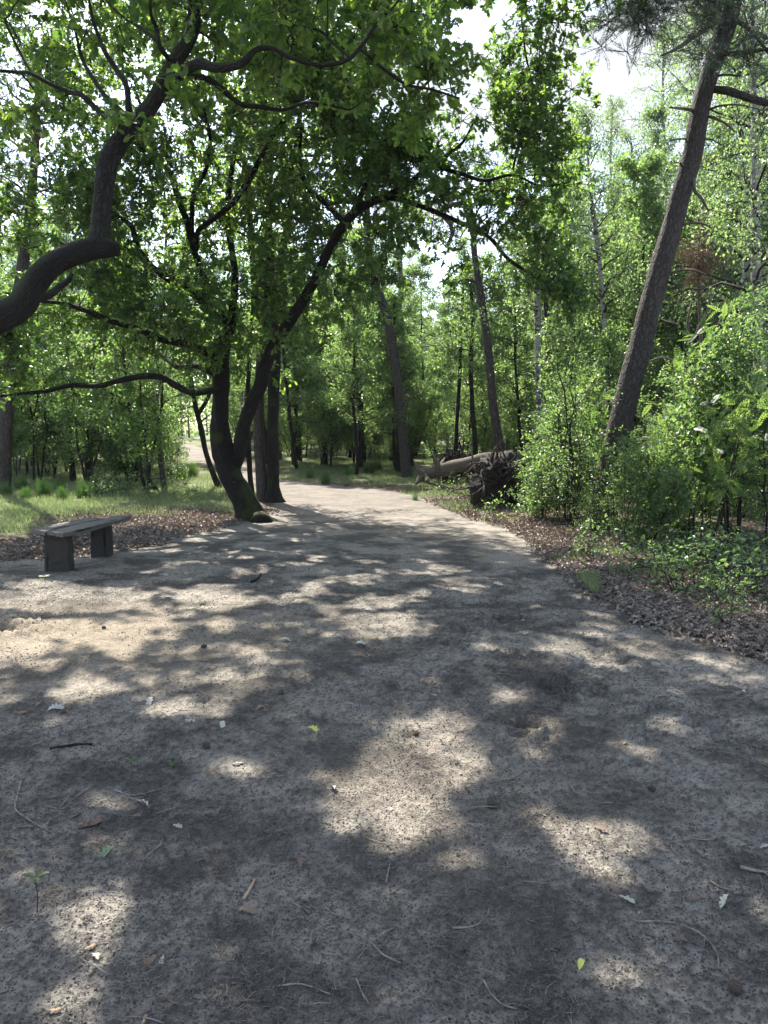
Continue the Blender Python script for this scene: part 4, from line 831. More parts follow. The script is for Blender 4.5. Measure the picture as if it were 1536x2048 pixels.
def forest(n, y0, y1, kinds, probs, dmin, xr=None, sr=(.8, 1.1)):
    c = 0; tries = 0
    while c < n and tries < n * 40:
        tries += 1; y = math.sqrt(rngF.uniform(y0 ** 2, y1 ** 2)); hw = .55 * y + 1.5; x = rngF.uniform(-hw, hw) if xr is None else rngF.uniform(*xr) * y
        if not ok_place(x, y, dmin): continue
        k = kinds[int(rngF.choice(len(kinds), p=probs))]; i = int(rngF.integers(NT[k])); H = TEMPL[(k, i)][2]
        px, _ = to_px(np.array([x, y, 0.])); ty = np.interp(px, TOPX, TOPY) + rngF.uniform(-10, 130); zl = W(px, ty, y)[2]
        s = min(rngF.uniform(*sr), zl / H)
        if k != 'sapling' and s < .5: k = 'sapling'; i = int(rngF.integers(NT[k])); H = TEMPL[(k, i)][2]; s = min(1.2, zl / H)
        if s < .35: continue
        lb, gp = where_label(k, float(px), y)
        place(k, x, y, rngF, lb, CATS[k], gp, s, idx=i, lean=rngF.normal(0, .03)); taken.append((x, y)); c += 1
forest(24, 17, 30, ['birch', 'young', 'pine', 'sapling'], [.25, .45, .12, .18], 1.6)
forest(150, 28, 52, ['birch', 'young', 'pine', 'sapling'], [.27, .48, .12, .13], 1.7)
forest(18, 19, 32, ['birch', 'young'], [.6, .4], 1.2, (.22, .56))
forest(70, 24, 46, ['sapling', 'young'], [.85, .15], 1.1, None, (.5, .85))
forest(34, 25, 44, ['sapling', 'young'], [.85, .15], 1.0, (-.21, .24), (.55, .95))
forest(14, 19, 34, ['sapling'], [1.0], 1.0, (-.52, -.31), (.6, .95))
forest(60, 50, 74, ['birch', 'young', 'pine'], [.3, .6, .1], 2.2)

# far wood: reads as one mass between the trunks
def far_wood():
    rng = np.random.default_rng(5); mb = MB(); N = 90000
    y = rng.uniform(76, 100, N); x = rng.uniform(-.62, .62, N) * y; top = 5.5 + 5.5 * fbm(x * .12, y * .1, 3, 8); z = rng.random(N) ** 1.1 * top + rise(x, y)
    k = fbm(x * .5 + z * .33, z * .6 + y * .3, 3, 4) > .42; P = np.stack([x, y, z], 1)[k]
    leaves(mb, DIAM, P, rng.normal(0, 1, (len(P), 3)), rng.normal(0, 1, (len(P), 3)) + [0, 0, .4], rng.uniform(.22, .42, len(P)), rng, 1)
    xs = rng.uniform(-58, 58, 150); ys = rng.uniform(76, 96, 150); A = np.stack([xs, ys, rise(xs, ys) - .2], 1); twigs(mb, A, A + np.stack([rng.normal(0, .5, 150), xs * 0, rng.uniform(5, 9, 150)], 1), .14, rng, 0, .01, 5)
    o = link('far_woods', mb.mesh('far_woods', [TWIGM, L_YOUNG])); tag(o, 'distant green wood closing the view behind all the trunks', 'wood', kind='stuff')
far_wood()

# ------------------------------------------------------------------ shrubs, saplings and seedlings near the path
rngS = np.random.default_rng(202)
def at(px, py): g = G(px, py); return g[0], g[1]
for (px, py, k, s, lb) in [
    (1150, 1062, 'tall', .78, 'tall many stemmed shrub just left of the foot of the big leaning pine'),
    (1252, 1104, 'tall', .30, 'upright shrub in the leaf litter right of the big leaning pine'),
    (1318, 1085, 'tall', .36, 'broad shrub behind the litter between the big pine and the rowan'),
    (1075, 1040, 'shrub', .36, 'small shrub growing in front of the right side of the big root plate'),
    (1118, 1030, 'tall', .5, 'leafy shrub between the uprooted stump and the many stemmed shrub'),
    (1385, 1095, 'tall', .62, 'tall shrub behind the yellow green rowan'),
    (1460, 1090, 'tall', .72, 'tall shrub at the right side behind the rowan'),
    (1545, 1110, 'tall', .6, 'tall shrub at the right edge of the view'),
    (1430, 1118, 'rowan', 1.0, 'rowan with feathery yellow green leaves standing among the right shrubs'),
    (1150, 1040, 'rowan', 1.2, 'feathery rowan sapling reaching up beside the big pine trunk'),
    (1350, 1070, 'rowan', 1.25, 'tall thin rowan sapling behind the broad shrub'),
    (70, 966, 'tall', 1.5, 'dark round hazel bush behind the grass tufts at the left'),
    (40, 960, 'tall', 1.1, 'lower hazel bush beside the thick left pine'),
    (262, 972, 'shrub', 1.0, 'bright low bush in the sunny grass left of the slim birch'),
    (215, 955, 'tall', .85, 'light green sapling clump behind the sunny bush'),
    (290, 962, 'tall', .7, 'light green shrub just left of the slim birch'),
    (355, 958, 'shrub', .7, 'low shrub just right of the slim birch'),
    (1085, 1045, 'shrub', .62, 'yellow green shrub right of the dark root plate'),
    (1300, 1108, 'shrub', .55, 'low bright shrub in the litter under the broad shrub')]:
    x, y = at(px, py); place(k, x, y, rngS, lb, 'shrub', None, s); taken.append((x, y))
THX = [800, 1000, 1080, 1150, 1200, 1260, 1330, 1380, 1450, 1536, 1700]; THY = [880, 870, 800, 700, 900, 910, 820, 700, 640, 700, 720]
def scatter(n, kinds, reg, s0, s1, label, cat, group, dmin, dpath=-.35):
    c = t = 0; mine = []
    while c < n and t < n * 60:
        t += 1; px = rngS.uniform(reg[0], reg[2]); py = rngS.uniform(reg[1], reg[3]); x, y = at(px, py)
        if path_sd(np.array([x]), np.array([y]))[0] > dpath or any((a - x) ** 2 + (b - y) ** 2 < dmin ** 2 for a, b in mine): continue
        k = kinds[int(rngS.integers(len(kinds)))]; i = int(rngS.integers(NT[k])); sc_ = rngS.uniform(s0, s1)
        if px > 820 and k != 'seedling': sc_ = min(sc_, (W(px, np.interp(px, THX, THY) + rngS.uniform(0, 60), y)[2]) / TEMPL[(k, i)][2])
        if 820 < px < 1085 and k != 'seedling' and y < 20: continue
        if sc_ < .25: continue
        place(k, x, y, rngS, label, cat, group, sc_, idx=i); mine.append((x, y)); c += 1
scatter(34, ['tall', 'shrub', 'tall'], (1060, 985, 1700, 1090), .6, .95, 'dense shrub in the thicket around and behind the big leaning pine', 'shrub', 'shrubs of the right hand thicket', .55, -.9)
scatter(12, ['sapling', 'tall'], (1090, 925, 1560, 985), .6, 1.0, 'bushy sapling behind the fallen trunk and the thicket', 'shrub', 'saplings behind the fallen trunk', .8, -1.6)
scatter(16, ['tall', 'sapling', 'shrub'], (-60, 915, 330, 950), .7, 1.1, 'bushy young growth under the trees at the left', 'shrub', 'young growth under the left trees', .9, -1.2)
scatter(12, ['tall', 'sapling'], (560, 908, 860, 935), .6, 1.0, 'bushy young growth beyond the path bend', 'shrub', 'young growth beyond the path bend', .9, -1.2)
scatter(38, ['seedling'], (1180, 1100, 1640, 1280), .8, 1.5, 'low seedling with green leaves sprouting through the brown litter', 'seedling', 'seedlings in the right hand litter', .16, -.45)
scatter(24, ['seedling'], (840, 965, 1120, 1050), .8, 1.4, 'low leafy seedling on the bank beside the uprooted stump', 'seedling', 'seedlings by the uprooted stump', .25, -.15)
scatter(14, ['seedling'], (190, 965, 420, 1010), 1.0, 2.0, 'low seedling in the sunny grass behind the bench', 'seedling', 'seedlings in the left grass', .3, -.2)

# ------------------------------------------------------------------ bench
def bench():
    a, b = at(118, 1140), at(200, 1111)
    ax, ay = a; fx, fy = b
    ang = math.atan2(fx + .02 - ax, fy - ay)          # bench runs away from the camera
    root = empty('bench', (ax, ay, hz(ax, ay)), -ang); tag(root, 'weathered plank bench on two thick posts beside the sandy path', 'bench')
    # seat outline in bench space (x across, y along), thick live edged slab with a shorter rear board
    rng = np.random.default_rng(4); Ln0, Ln1 = -.30, 1.20
    def wav(y, s, a_): return a_ * math.sin(y * 3.1 + s) + a_ * .5 * math.sin(y * 7.7 + s * 2)
    def slab(name, xl, xr, y0, y1, z0, th, skew0, skew1, sagf):
        n, m_ = 40, 8; V = []; 
        for i in range(n):
            t = i / (n - 1)
            for j in range(m_):
                u = j / (m_ - 1); y = (y0 + skew0 * u) * (1 - t) + (y1 + skew1 * u) * t; x = xl(y) * (1 - u) + xr(y) * u; e = min(u, 1 - u) * (m_ - 1)
                V.append((x, y, z0 + sagf(y) - (.006 if e < .5 else 0) + rng.normal(0, .0012)))
        top = np.array(V); bot = top.copy(); bot[:, 2] -= th + .006 * np.sin(top[:, 1] * 5); u_ = np.tile(np.linspace(0, 1, m_), n); bot[:, 0] += (.5 - u_) * .035
        mb = MB(); VV = np.r_[top, bot]; i = np.arange(n - 1)[:, None] * m_; j = np.arange(m_ - 1)[None]; q = np.stack([i + j, i + j + 1, i + m_ + j + 1, i + m_ + j], -1).reshape(-1, 4); N = n * m_
        F = [q, q[:, ::-1] + N]; ed = []
        for i in range(n - 1): ed += [(i * m_, (i + 1) * m_, (i + 1) * m_ + N, i * m_ + N), ((i + 1) * m_ + m_ - 1, i * m_ + m_ - 1, i * m_ + m_ - 1 + N, (i + 1) * m_ + m_ - 1 + N)]
        for j in range(m_ - 1): ed += [(j + 1, j, j + N, j + 1 + N), ((n - 1) * m_ + j, (n - 1) * m_ + j + 1, (n - 1) * m_ + j + 1 + N, (n - 1) * m_ + j + N)]
        mb.add(VV, F + [np.array(ed)], 0, False); me = mb.mesh(name, [SEATWOOD]); return link(name, me, root)
    sag = lambda y: .012 * (y - .5) ** 2 + .006 * math.sin(y * 4)
    slab('seat', lambda y: -.02 + wav(y, 1, .008) * .6, lambda y: .235 + wav(y, .3, .014) - .05 * max(0, y - 1.0), Ln0 + .12, Ln1 + .13, .448, .048, -.08, .05, sag)
    slab('seat', lambda y: -.26 + wav(y, 2, .012) + .02 * y, lambda y: -.032 + wav(y, 1, .008) * .6, Ln0 + .22, Ln1 - .12, .452, .050, -.09, .02, sag)
    def post(yc, w_, d_, h_, tw):
        mb = MB(); n = 12; V = []
        prof = [(-1, -1), (-.9, -1.06), (0, -1.1), (.9, -1.05), (1, -.95), (1.04, 0), (1, .95), (.85, 1), (0, 1.06), (-.85, 1), (-1, .9), (-1.05, 0)]
        for i in range(n):
            t = i / (n - 1); s_ = 1.04 - .06 * t; c, s = math.cos(tw), math.sin(tw)
            for (px, py) in prof: X = px * w_ * s_ + rng.normal(0, .002); Y = py * d_ * s_ + rng.normal(0, .002); V.append((X * c - Y * s, yc + X * s + Y * c, -.12 + t * (h_ + .12)))
        k = len(prof); i = np.arange(n - 1)[:, None] * k; j = np.arange(k)[None]; j2 = (j + 1) % k
        mb.add(V, [np.stack([i + j, i + j2, i + k + j2, i + k + j], -1).reshape(-1, 4), (np.arange(k) + (n - 1) * k)[None]], 0, False); link('leg', mb.mesh('bench_leg', [POSTWOOD]), root)
    post(.02, .128, .070, .398, .04); post(.02 + math.hypot(fx - ax, fy - ay), .105, .10, .398, .25)
bench()

# ------------------------------------------------------------------ fallen trunk and uprooted stumps
def fallen_tree():
    Y = 19.0; rng = np.random.default_rng(31); g = at(858, 952); root = empty('fallen_tree', (W(858, 945, Y)[0], Y, hz(2, Y))); loc = np.array(root.location)
    tag(root, 'barkless fallen tree trunk with a torn splayed butt lying right of the path bend', 'fallen tree')
    S = limb_pts([(836, 946, 18.6, 18), (850, 946, 18.7, 26), (872, 942, 18.8, 27), (900, 936, 19, 27), (940, 926, 19.2, 26), (975, 917, 19.5, 25), (1040, 917, 20, 27), (1100, 905, 20.6, 24), (1200, 895, 21.5, 20)], 60)
    mb = MB(); tube(mb, S[:, :3] - loc, S[:, 3], 18, 0, .05, 6); link('trunk', mb.mesh('fallen_trunk', [DEADBARK]), root)
    for tr in ([(872, 948, 18.7, 16), (874, 928, 18.6, 11), (870, 915, 18.6, 6), (867, 898, 18.6, 2)], [(845, 948, 18.5, 14), (836, 938, 18.4, 9), (833, 926, 18.4, 2)], [(842, 952, 18.5, 16), (836, 962, 18.3, 8), (832, 968, 18.2, 4)], [(880, 942, 18.8, 16), (885, 925, 18.9, 8), (890, 915, 19, 2)], [(850, 955, 18.5, 14), (862, 965, 18.3, 9), (880, 972, 18.2, 4)], [(940, 930, 19.1, 6), (945, 915, 19, 4), (937, 900, 19, 2)]):
        E = limb_pts(tr, 14); mb = MB(); tube(mb, E[:, :3] - loc, E[:, 3], 8, 0, .15, int(rng.integers(99))); link('root_stub', mb.mesh('root_stub', [DEADBARK]), root)
fallen_tree()
def root_plate(px, py, Y, wpx, hpx, label, seed, trunk=None):
    rng = np.random.default_rng(seed); x = W(px, py, Y)[0]; z0 = hz(x, Y); root = empty('uprooted_stump', (x, Y, z0), 0.0); tag(root, label, 'stump')
    hw = wpx * Y / FPX / 2; hh = hpx * Y / FPX; mb = MB(); n, k = 26, 64; V = []
    for i in range(n):
        t = i / (n - 1) * math.pi
        for j in range(k):
            a = j / k * 2 * math.pi; r = math.sin(t); q = np.array([r * math.cos(a), -math.cos(t), r * math.sin(a)])
            nz = .60 + .35 * vn(np.array([q[0] * 3 + 5]), np.array([q[2] * 3 + q[1]]), seed)[0] + .30 * vn(np.array([q[0] * 8]), np.array([q[2] * 8 + q[1] * 3]), seed)[0] + .42 * vn(np.array([q[0] * 19]), np.array([q[2] * 19 + q[1] * 5]), seed)[0]
            V.append((q[0] * hw * nz, q[1] * .30 * nz, hh * .45 + q[2] * hh * .55 * nz))
    i = np.arange(n - 1)[:, None] * k; j = np.arange(k)[None]; j2 = (j + 1) % k
    mb.add(V, [np.stack([i + j, i + j2, i + k + j2, i + k + j], -1).reshape(-1, 4)], 0, True); link('soil_plate', mb.mesh('soil_plate', [ROOTSOIL]), root)
    mb = MB()
    for q in range(100):
        a = rng.uniform(0, 6.28); r = rng.uniform(.1, .9); p = np.array([math.cos(a) * hw * r, rng.uniform(-.32, -.1), hh * .5 + math.sin(a) * hh * .5 * r]); d = np.array([math.cos(a) * 1.0, rng.uniform(-.9, .1), math.sin(a) * .9 + rng.uniform(-.5, .3)]); ln = rng.uniform(.3, 1.1) * hw * 1.7
        P = [p]; 
        for s in range(7): d = nrm(d + rng.normal(0, .35, 3) + np.array([0, 0, -.08])); P.append(P[-1] + d * ln / 7)
        P = np.array(P); P[:, 2] = np.maximum(P[:, 2], .0); tube(mb, P, np.linspace(rng.uniform(.010, .040), .003, 8), 5, 0, .1, q)
    link('roots', mb.mesh('roots', [TWIGM]), root)
    if trunk:
        mb = MB(); S = spline(trunk, 24); tube(mb, S[:, :3], S[:, 3], 14, 0, .06, 3); link('trunk', mb.mesh('uprooted_trunk', [DEADBARK]), root)
root_plate(1002, 1020, 14.2, 104, 98, 'big dark root plate of soil and roots standing up at the right path bank', 8, [(.1, .1, .45, .15), (.6, 1.0, .42, .15), (1.4, 2.4, .35, .12), (2.4, 4.0, .3, .08)])
root_plate(908, 945, 20.5, 60, 58, 'smaller dark root plate sticking up behind the torn butt of the fallen trunk', 18)
def dead_small_tree():
    Y = 12.5; g = W(1372, 870, Y); root = empty('dead_tree', (g[0], Y, hz(g[0], Y))); tag(root, 'small dead tree with bare twisting pale branches above the right shrubs', 'tree'); loc = np.array(root.location)
    for i, tr in enumerate(([(1372, 1040, Y, 16), (1370, 900, Y, 14), (1362, 830, Y, 13), (1364, 800, Y, 11), (1378, 765, Y, 9), (1386, 745, Y, 8), (1380, 690, Y, 6), (1376, 645, Y, 5), (1384, 600, Y, 3)], [(1374, 772, Y, 8), (1360, 745, Y, 8), (1348, 725, 12.4, 7), (1325, 715, 12.3, 6), (1300, 722, 12.2, 4)],
                              [(1386, 742, Y, 6), (1410, 715, 12.3, 5), (1430, 670, 12.2, 5), (1450, 630, 12.1, 4), (1485, 612, 12, 3), (1520, 612, 12, 2)], [(1380, 690, Y, 4), (1395, 660, 12.4, 4), (1415, 620, 12.3, 3), (1420, 580, 12.3, 2)], [(1400, 850, 12, 5), (1440, 820, 11.8, 4), (1480, 805, 11.6, 3), (1530, 790, 11.4, 2)])):
        E = limb_pts(tr, 30, None, .006, np.random.default_rng(i)); mb = MB(); tube(mb, E[:, :3] - loc, E[:, 3], 8, 0, .08, i); link('trunk' if i == 0 else 'branch', mb.mesh('dead_tree_wood', [DEADBARK]), root)
dead_small_tree()
def leaning_stump():
    Y = at(318, 990)[1]; root = empty('leaning_stump', (*at(318, 990), 0)); loc = np.array(root.location); tag(root, 'short broken mossy trunk leaning left at the foot of the slim birch', 'stump')
    E = limb_pts([(322, 996, Y, 10), (312, 980, Y, 10), (302, 965, Y, 10), (296, 957, Y, 8)], 14); mb = MB(); tube(mb, E[:, :3] - loc, E[:, 3], 10, 0, .1, 2); link('trunk', mb.mesh('leaning_stump', [OAKBARK]), root)
leaning_stump()
def brown_branch(px, py, Y, n, label, seed):
    rng = np.random.default_rng(seed); c = W(px, py, Y); root = empty('dead_pine_crown', tuple(c)); tag(root, label, 'dead branch'); mb = MB()
    P = np.array([[0, .3, -1.2], [.1, .2, -.6], [0, 0, 0], [-.1, 0, .6], [0, 0, 1.1]]); S = spline(np.c_[P, [.03, .025, .02, .012, .005]], 20); tube(mb, S[:, :3], S[:, 3], 6); link('stem', mb.mesh('dead_stem', [DEADBARK]), root); mb = MB()
    A = S[rng.integers(2, 20, n), :3]; d = nrm(rng.normal(0, 1, (n, 3))) * rng.uniform(.3, .9, (n, 1)); twigs(mb, A, A + d, .005, rng); t = rng.uniform(.3, 1, (n, 50)); pos = (A[:, None] + d[:, None] * t[..., None] + rng.normal(0, .05, (n, 50, 3))).reshape(-1, 3)
    leaves(mb, NEEDLE, pos, rng.normal(0, 1, (len(pos), 3)), rng.normal(0, 1, (len(pos), 3)), rng.uniform(.08, .13, len(pos)), rng); link('needles', mb.mesh('dead_needles', [TWIGM, L_DEAD]), root)
traced('dead_pine_tree', 'dead pine with red brown needles right of the big leaning pine trunk', [(1412, 870, 8), (1410, 760, 8), (1400, 640, 7), (1398, 540, 6), (1405, 470, 4)], 'dead', 16, None, None, seed=61)
def dead_needles(px, py, Y, rx, ry, n, parent_label, seed):
    ob = [o for o in bpy.data.objects if o.get('label') == parent_label][0]; loc = np.array(ob.location); rng = np.random.default_rng(seed); mb = MB(); c = W(px, py, Y)
    A = c + rng.normal(0, 1, (n, 3)) * np.array([.02, .05, ry * Y / FPX * .5]); d = nrm(rng.normal(0, 1, (n, 3)) * [1, 1, .6] + [0, 0, -.1]) * rng.uniform(.3, 1, (n, 1)) * rx * Y / FPX; twigs(mb, A - loc, A + d - loc, .005, rng)
    t = rng.uniform(.3, 1, (n, 60)); pos = (A[:, None] + d[:, None] * t[..., None] + rng.normal(0, .05, (n, 60, 3))).reshape(-1, 3) - loc
    leaves(mb, (NEEDLE[0] * [2, 1, 1], NEEDLE[1]), pos, rng.normal(0, 1, (len(pos), 3)), rng.normal(0, 1, (len(pos), 3)), rng.uniform(.08, .13, len(pos)), rng); link('dead_crown', mb.mesh('dead_crown', [TWIGM, L_DEAD]), ob)
dead_needles(1400, 520, 16, 60, 60, 40, 'dead pine with red brown needles right of the big leaning pine trunk', 3)

# ------------------------------------------------------------------ grass, litter and debris
def ground_scatter(n, reg, rng, dlo, dhi):
    px = rng.uniform(reg[0], reg[2], n * 3); t = rng.random(n * 3); y0 = G(768, reg[1])[1]; y1 = G(768, reg[3])[1]
    y = y1 * (y0 / y1) ** (t ** .8); x = (px - 768) / FPX * y * 1.0; sd = path_sd(x, y); k = (sd > dlo) & (sd < dhi); x, y = x[k][:n], y[k][:n]
    return np.stack([x, y, hgt(x, y)], 1)
def grass_patch(name, label, regs, size, seed, dhi=-.05):
    rng = np.random.default_rng(seed); mb = MB()
    for (reg, n, thr) in regs:
        P = ground_scatter(n, reg, rng, -60, dhi); k = fbm(P[:, 0] * 1.6, P[:, 1] * 1.6, 3, seed) > thr; P = P[k]; P = P[(np.hypot((P[:, 0] + 3.0) / 2.3, (P[:, 1] - 11.4) / 1.35) > .75 + .5 * rng.random(len(P))) & ((P[:, 1] > 10.3) | (P[:, 0] > 0))]; P[:, 2] -= .005
        d = nrm(rng.normal(0, .35, (len(P), 3)) + [0, 0, 1]); leaves(mb, BLADE, P, d, nrm(rng.normal(0, 1, (len(P), 3)) * [1, 1, .1]), rng.uniform(*size, len(P)), rng, 0)
    tag(link(name, mb.mesh(name, [L_GRASS])), label, 'grass', kind='stuff')
grass_patch('grass', 'pale short grass covering the forest floor left of and beyond the path', [((-80, 935, 480, 1085), 60000, .40), ((540, 925, 880, 975), 26000, .40), ((800, 975, 1060, 1045), 7000, .5), ((1100, 1160, 1200, 1215), 1800, .35), ((1100, 1110, 1500, 1200), 3500, .62)], (.05, .13), 41)
rngG = np.random.default_rng(43)
def tuft(x, y, s, n, label, group=None):
    mb = MB(); a = rngG.uniform(0, 6.28, n); r = rngG.random(n) ** .6 * .14 * s; P = np.stack([np.cos(a) * r, np.sin(a) * r, -.01 + 0 * a], 1); d = nrm(np.stack([np.cos(a) * (r / s * 3 + .15), np.sin(a) * (r / s * 3 + .15), 1 + 0 * a], 1) + rngG.normal(0, .15, (n, 3)))
    T = (BLADE[0] * [.28, 1, 1.6], BLADE[1]); out = np.stack([np.cos(a), np.sin(a), 0 * a], 1); leaves(mb, T, P, d, -out, rngG.uniform(.4, 1, n) * .38 * s, rngG, 0)
    o = link('grass_tuft', mb.mesh('grass_tuft', [L_TUFT]), None, (x, y, hz(x, y))); tag(o, label, 'grass tuft', group)
for (px, py, s) in [(12, 1000, .9), (52, 1006, .75), (88, 1000, 1.1), (126, 1006, .8), (168, 1000, 1.0), (196, 996, .6), (44, 988, 1.0), (118, 990, .9), (0, 986, .8)]:
    tuft(*at(px, py), s, 420, 'arching dark green grass tuft in the band behind the bench', 'grass tufts behind the bench')
for (px, py, s) in [(652, 968, .9), (738, 952, 1.3), (700, 955, .9), (755, 946, 1.2), (620, 958, .8), (360, 965, 1.2), (385, 958, 1.2), (340, 962, 1.0)]:
    tuft(*at(px, py), s, 360, 'bright grass tuft at the edge of the path bend', 'grass tufts at the path bend')
tuft(*at(1385, 1130), .8, 400, 'dark grass tuft in the shade at the foot of the right shrubs')
tuft(*at(830, 1000), .5, 160, 'small light grass tuft on the right edge of the path below the fallen trunk')

DRY = (strip_leaf([(0, .03), (.15, .16), (.27, .10), (.45, .30), (.58, .17), (.78, .25), (1, .03)], .9, .35))
def litter(name, label, regs, size, seed, mats):
    rng = np.random.default_rng(seed); mb = MB()
    for (reg, n, lo, hi, thr) in regs:
        P = ground_scatter(n, reg, rng, lo, hi); sd = path_sd(P[:, 0], P[:, 1]); k = (fbm(P[:, 0] * 1.2, P[:, 1] * 1.2, 3, seed) + .35 * rng.random(len(P)) > thr) & (rng.random(len(P)) < sstep(hi, hi - .35, sd)); P = P[k]; P[:, 2] += rng.uniform(.004, .03, len(P))
        d = nrm(rng.normal(0, 1, (len(P), 3)) * [1, 1, .35]); leaves(mb, DRY, P, d, nrm(rng.normal(0, .45, (len(P), 3)) + [0, 0, 1]), rng.uniform(*size, len(P)), rng, 0)
    tag(link(name, mb.mesh(name, mats)), label, 'leaf litter', kind='stuff')
litter('leaf_litter', 'brown dry oak leaves littering the right bank under the shrubs', [((1000, 1060, 1640, 1420), 42000, -3.2, .12, .22), ((850, 1000, 1100, 1100), 7000, -2.5, .1, .40)], (.036, .066), 51, [L_LITTER])
litter('fallen_leaves', 'dry brown leaves lying between the bench and the forked oak', [((60, 1020, 560, 1110), 17000, -3.2, .15, .38), ((-100, 1080, 330, 1140), 7000, -1.0, .5, .55)], (.04, .07), 52, [L_LITTER])
def crumbs():
    rng = np.random.default_rng(61); mb = MB(); N = 70000; y = 1.3 * (9 / 1.3) ** rng.random(N); x = rng.uniform(-.56, .56, N) * (y + .6); k = (path_sd(x, y) > -.1) & (fbm(x * 1.5, y * 1.5, 3, 71) + .3 * rng.random(N) > .58); x, y = x[k], y[k]
    P = np.stack([x, y, hgt(x, y, True)], 1); n = len(P); sc = rng.uniform(.0015, .0055, n) * (1 + .10 * y)
    T = (np.array([(1, 0, 0), (-.5, .87, 0), (-.5, -.87, 0), (0, 0, .9), (0, 0, -.6)], float), np.array([(0, 1, 3), (1, 2, 3), (2, 0, 3), (1, 0, 4), (2, 1, 4), (0, 2, 4)]))
    leaves(mb, T, P, rng.normal(0, 1, (n, 3)), rng.normal(0, 1, (n, 3)), sc, rng, 0); tag(link('soil_crumbs', mb.mesh('soil_crumbs', [CRUMBM])), 'dark crumbs of humus strewn over the trodden sand', 'soil crumbs', kind='stuff')
    mb = MB(); N = 17000; y = 1.3 * (10 / 1.3) ** rng.random(N); x = rng.uniform(-.56, .56, N) * (y + .6); k = fbm(x * 1.1 + 9, y * 1.1, 3, 81) + .3 * rng.random(N) > .52; x, y = x[k], y[k]; P = np.stack([x, y, hgt(x, y, True) + .004], 1); n = len(P); a = rng.uniform(0, 6.28, n); ln = rng.uniform(.012, .05, n)
    B = P + np.stack([np.cos(a) * ln, np.sin(a) * ln, rng.normal(0, .006, n)], 1); twigs(mb, P, B, rng.uniform(.0007, .0018, n), rng, 0, .15, 3); tag(link('needle_litter', mb.mesh('needle_litter', [DRYTWIG])), 'dry needles and tiny twig bits strewn over the path', 'needle litter', kind='stuff')
CRUMBM = plain('humus_crumb', (.022, .019, .017), (.13, .118, .105), 60)
crumbs()

rngD = np.random.default_rng(303)
def hfine(x, y): return float(hgt(np.array([x]), np.array([y]), True)[0])
def stick_mesh(pts, r0, r1, forks=0, seed=1, mat=None, k=7):
    rng = np.random.default_rng(seed); S = spline([(*p, r0 + (r1 - r0) * i / (len(pts) - 1)) for i, p in enumerate(pts)], 16); mb = MB(); tube(mb, S[:, :3], S[:, 3], k, 0, .1, seed)
    for f in range(forks):
        i = int(rng.integers(4, 12)); d = nrm(S[i + 1, :3] - S[i, :3] + rng.normal(0, .7, 3) * [.001 + np.linalg.norm(S[i + 1, :3] - S[i, :3])] * 1.2); ln = rng.uniform(.02, .05); q = np.linspace(0, 1, 5)[:, None]
        P = S[i, :3] + d * ln * q + rng.normal(0, .004, (5, 3)) * q; P[:, 2] = np.abs(P[:, 2]) * .5 + S[i, 2]; tube(mb, P, np.linspace(S[i, 3] * .7, .0006, 5), 5, 0, 0, f)
    return mb.mesh('twig', [mat or DRYTWIG])
def gstick(px_pts, r0, r1, label, forks=2, seed=1, mat=None, name='twig', group=None):
    """a particular stick, laid on the ground along points seen in the photograph"""
    g = [at(*p) for p in px_pts]; o = g[0]; z0 = hfine(*o); me = stick_mesh([(x - o[0], y - o[1], hfine(x, y) - z0 + r0 * .8) for x, y in g], r0, r1, forks, seed, mat)
    tag(link(name, me, None, (o[0], o[1], z0)), label, 'twig' if name == 'twig' else name.replace('_', ' '), group)
gstick([(100, 1500), (125, 1495), (150, 1490), (184, 1491)], .008, .006, 'short thick bark covered stick lying at the left of the path', 1, 1, OAKBARK2, 'stick')
gstick([(42, 1560), (32, 1600), (30, 1618), (60, 1645), (102, 1664)], .005, .003, 'long curved twig near the left edge of the path', 1, 2)
gstick([(228, 1577), (270, 1588), (320, 1578)], .004, .002, 'curved twig with side shoots lying right of the long curved one', 4, 3)
gstick([(95, 1612), (125, 1615), (148, 1596), (190, 1570)], .003, .002, 'thin forked twig between the long curved twig and the bark flake', 3, 4)
gstick([(488, 1800), (500, 1780), (510, 1760)], .005, .004, 'straight orange brown twig piece near the lower middle', 0, 5, CHIPM)
gstick([(525, 1778), (560, 1760), (600, 1742)], .003, .002, 'dark thin twig right of the orange twig piece', 1, 6)
gstick([(905, 1858), (940, 1862), (972, 1840), (978, 1822)], .0035, .002, 'curved branching twig in the lower middle of the path', 4, 7)
gstick([(1270, 1840), (1350, 1845), (1400, 1868), (1430, 1895), (1438, 1940)], .004, .002, 'long arched twig in the lower right of the path', 2, 8)
gstick([(1420, 1765), (1440, 1776), (1460, 1786)], .0035, .003, 'pale straight twig right above the pale oak leaf', 0, 9)
gstick([(1480, 1738), (1510, 1745), (1545, 1748)], .007, .004, 'pale root like stick at the right edge', 2, 10, None, 'stick')
gstick([(966, 1960), (985, 1990), (1010, 2012), (1034, 2018)], .003, .002, 'thin pale twig at the bottom right of the middle', 0, 11)
gstick([(545, 1975), (600, 1972), (660, 1985)], .003, .002, 'thin dark twig at the bottom left of the middle', 0, 12)
gstick([(712, 1955), (725, 1985), (740, 2008)], .002, .0015, 'short pale twig at the bottom middle', 0, 13)
gstick([(772, 1765), (775, 1750), (780, 1728)], .004, .003, 'upright lying twig bit in the middle of the lower path', 2, 14)
gstick([(345, 1320), (375, 1322), (412, 1322)], .006, .004, 'small twig with a side spur on the orange sand', 1, 15)
gstick([(715, 1478), (745, 1468), (780, 1450)], .004, .003, 'dark twig above the big sunny patch', 1, 16)
gstick([(424, 1478), (445, 1490), (478, 1502)], .003, .002, 'thin twig right of the small green sprouts', 1, 17)
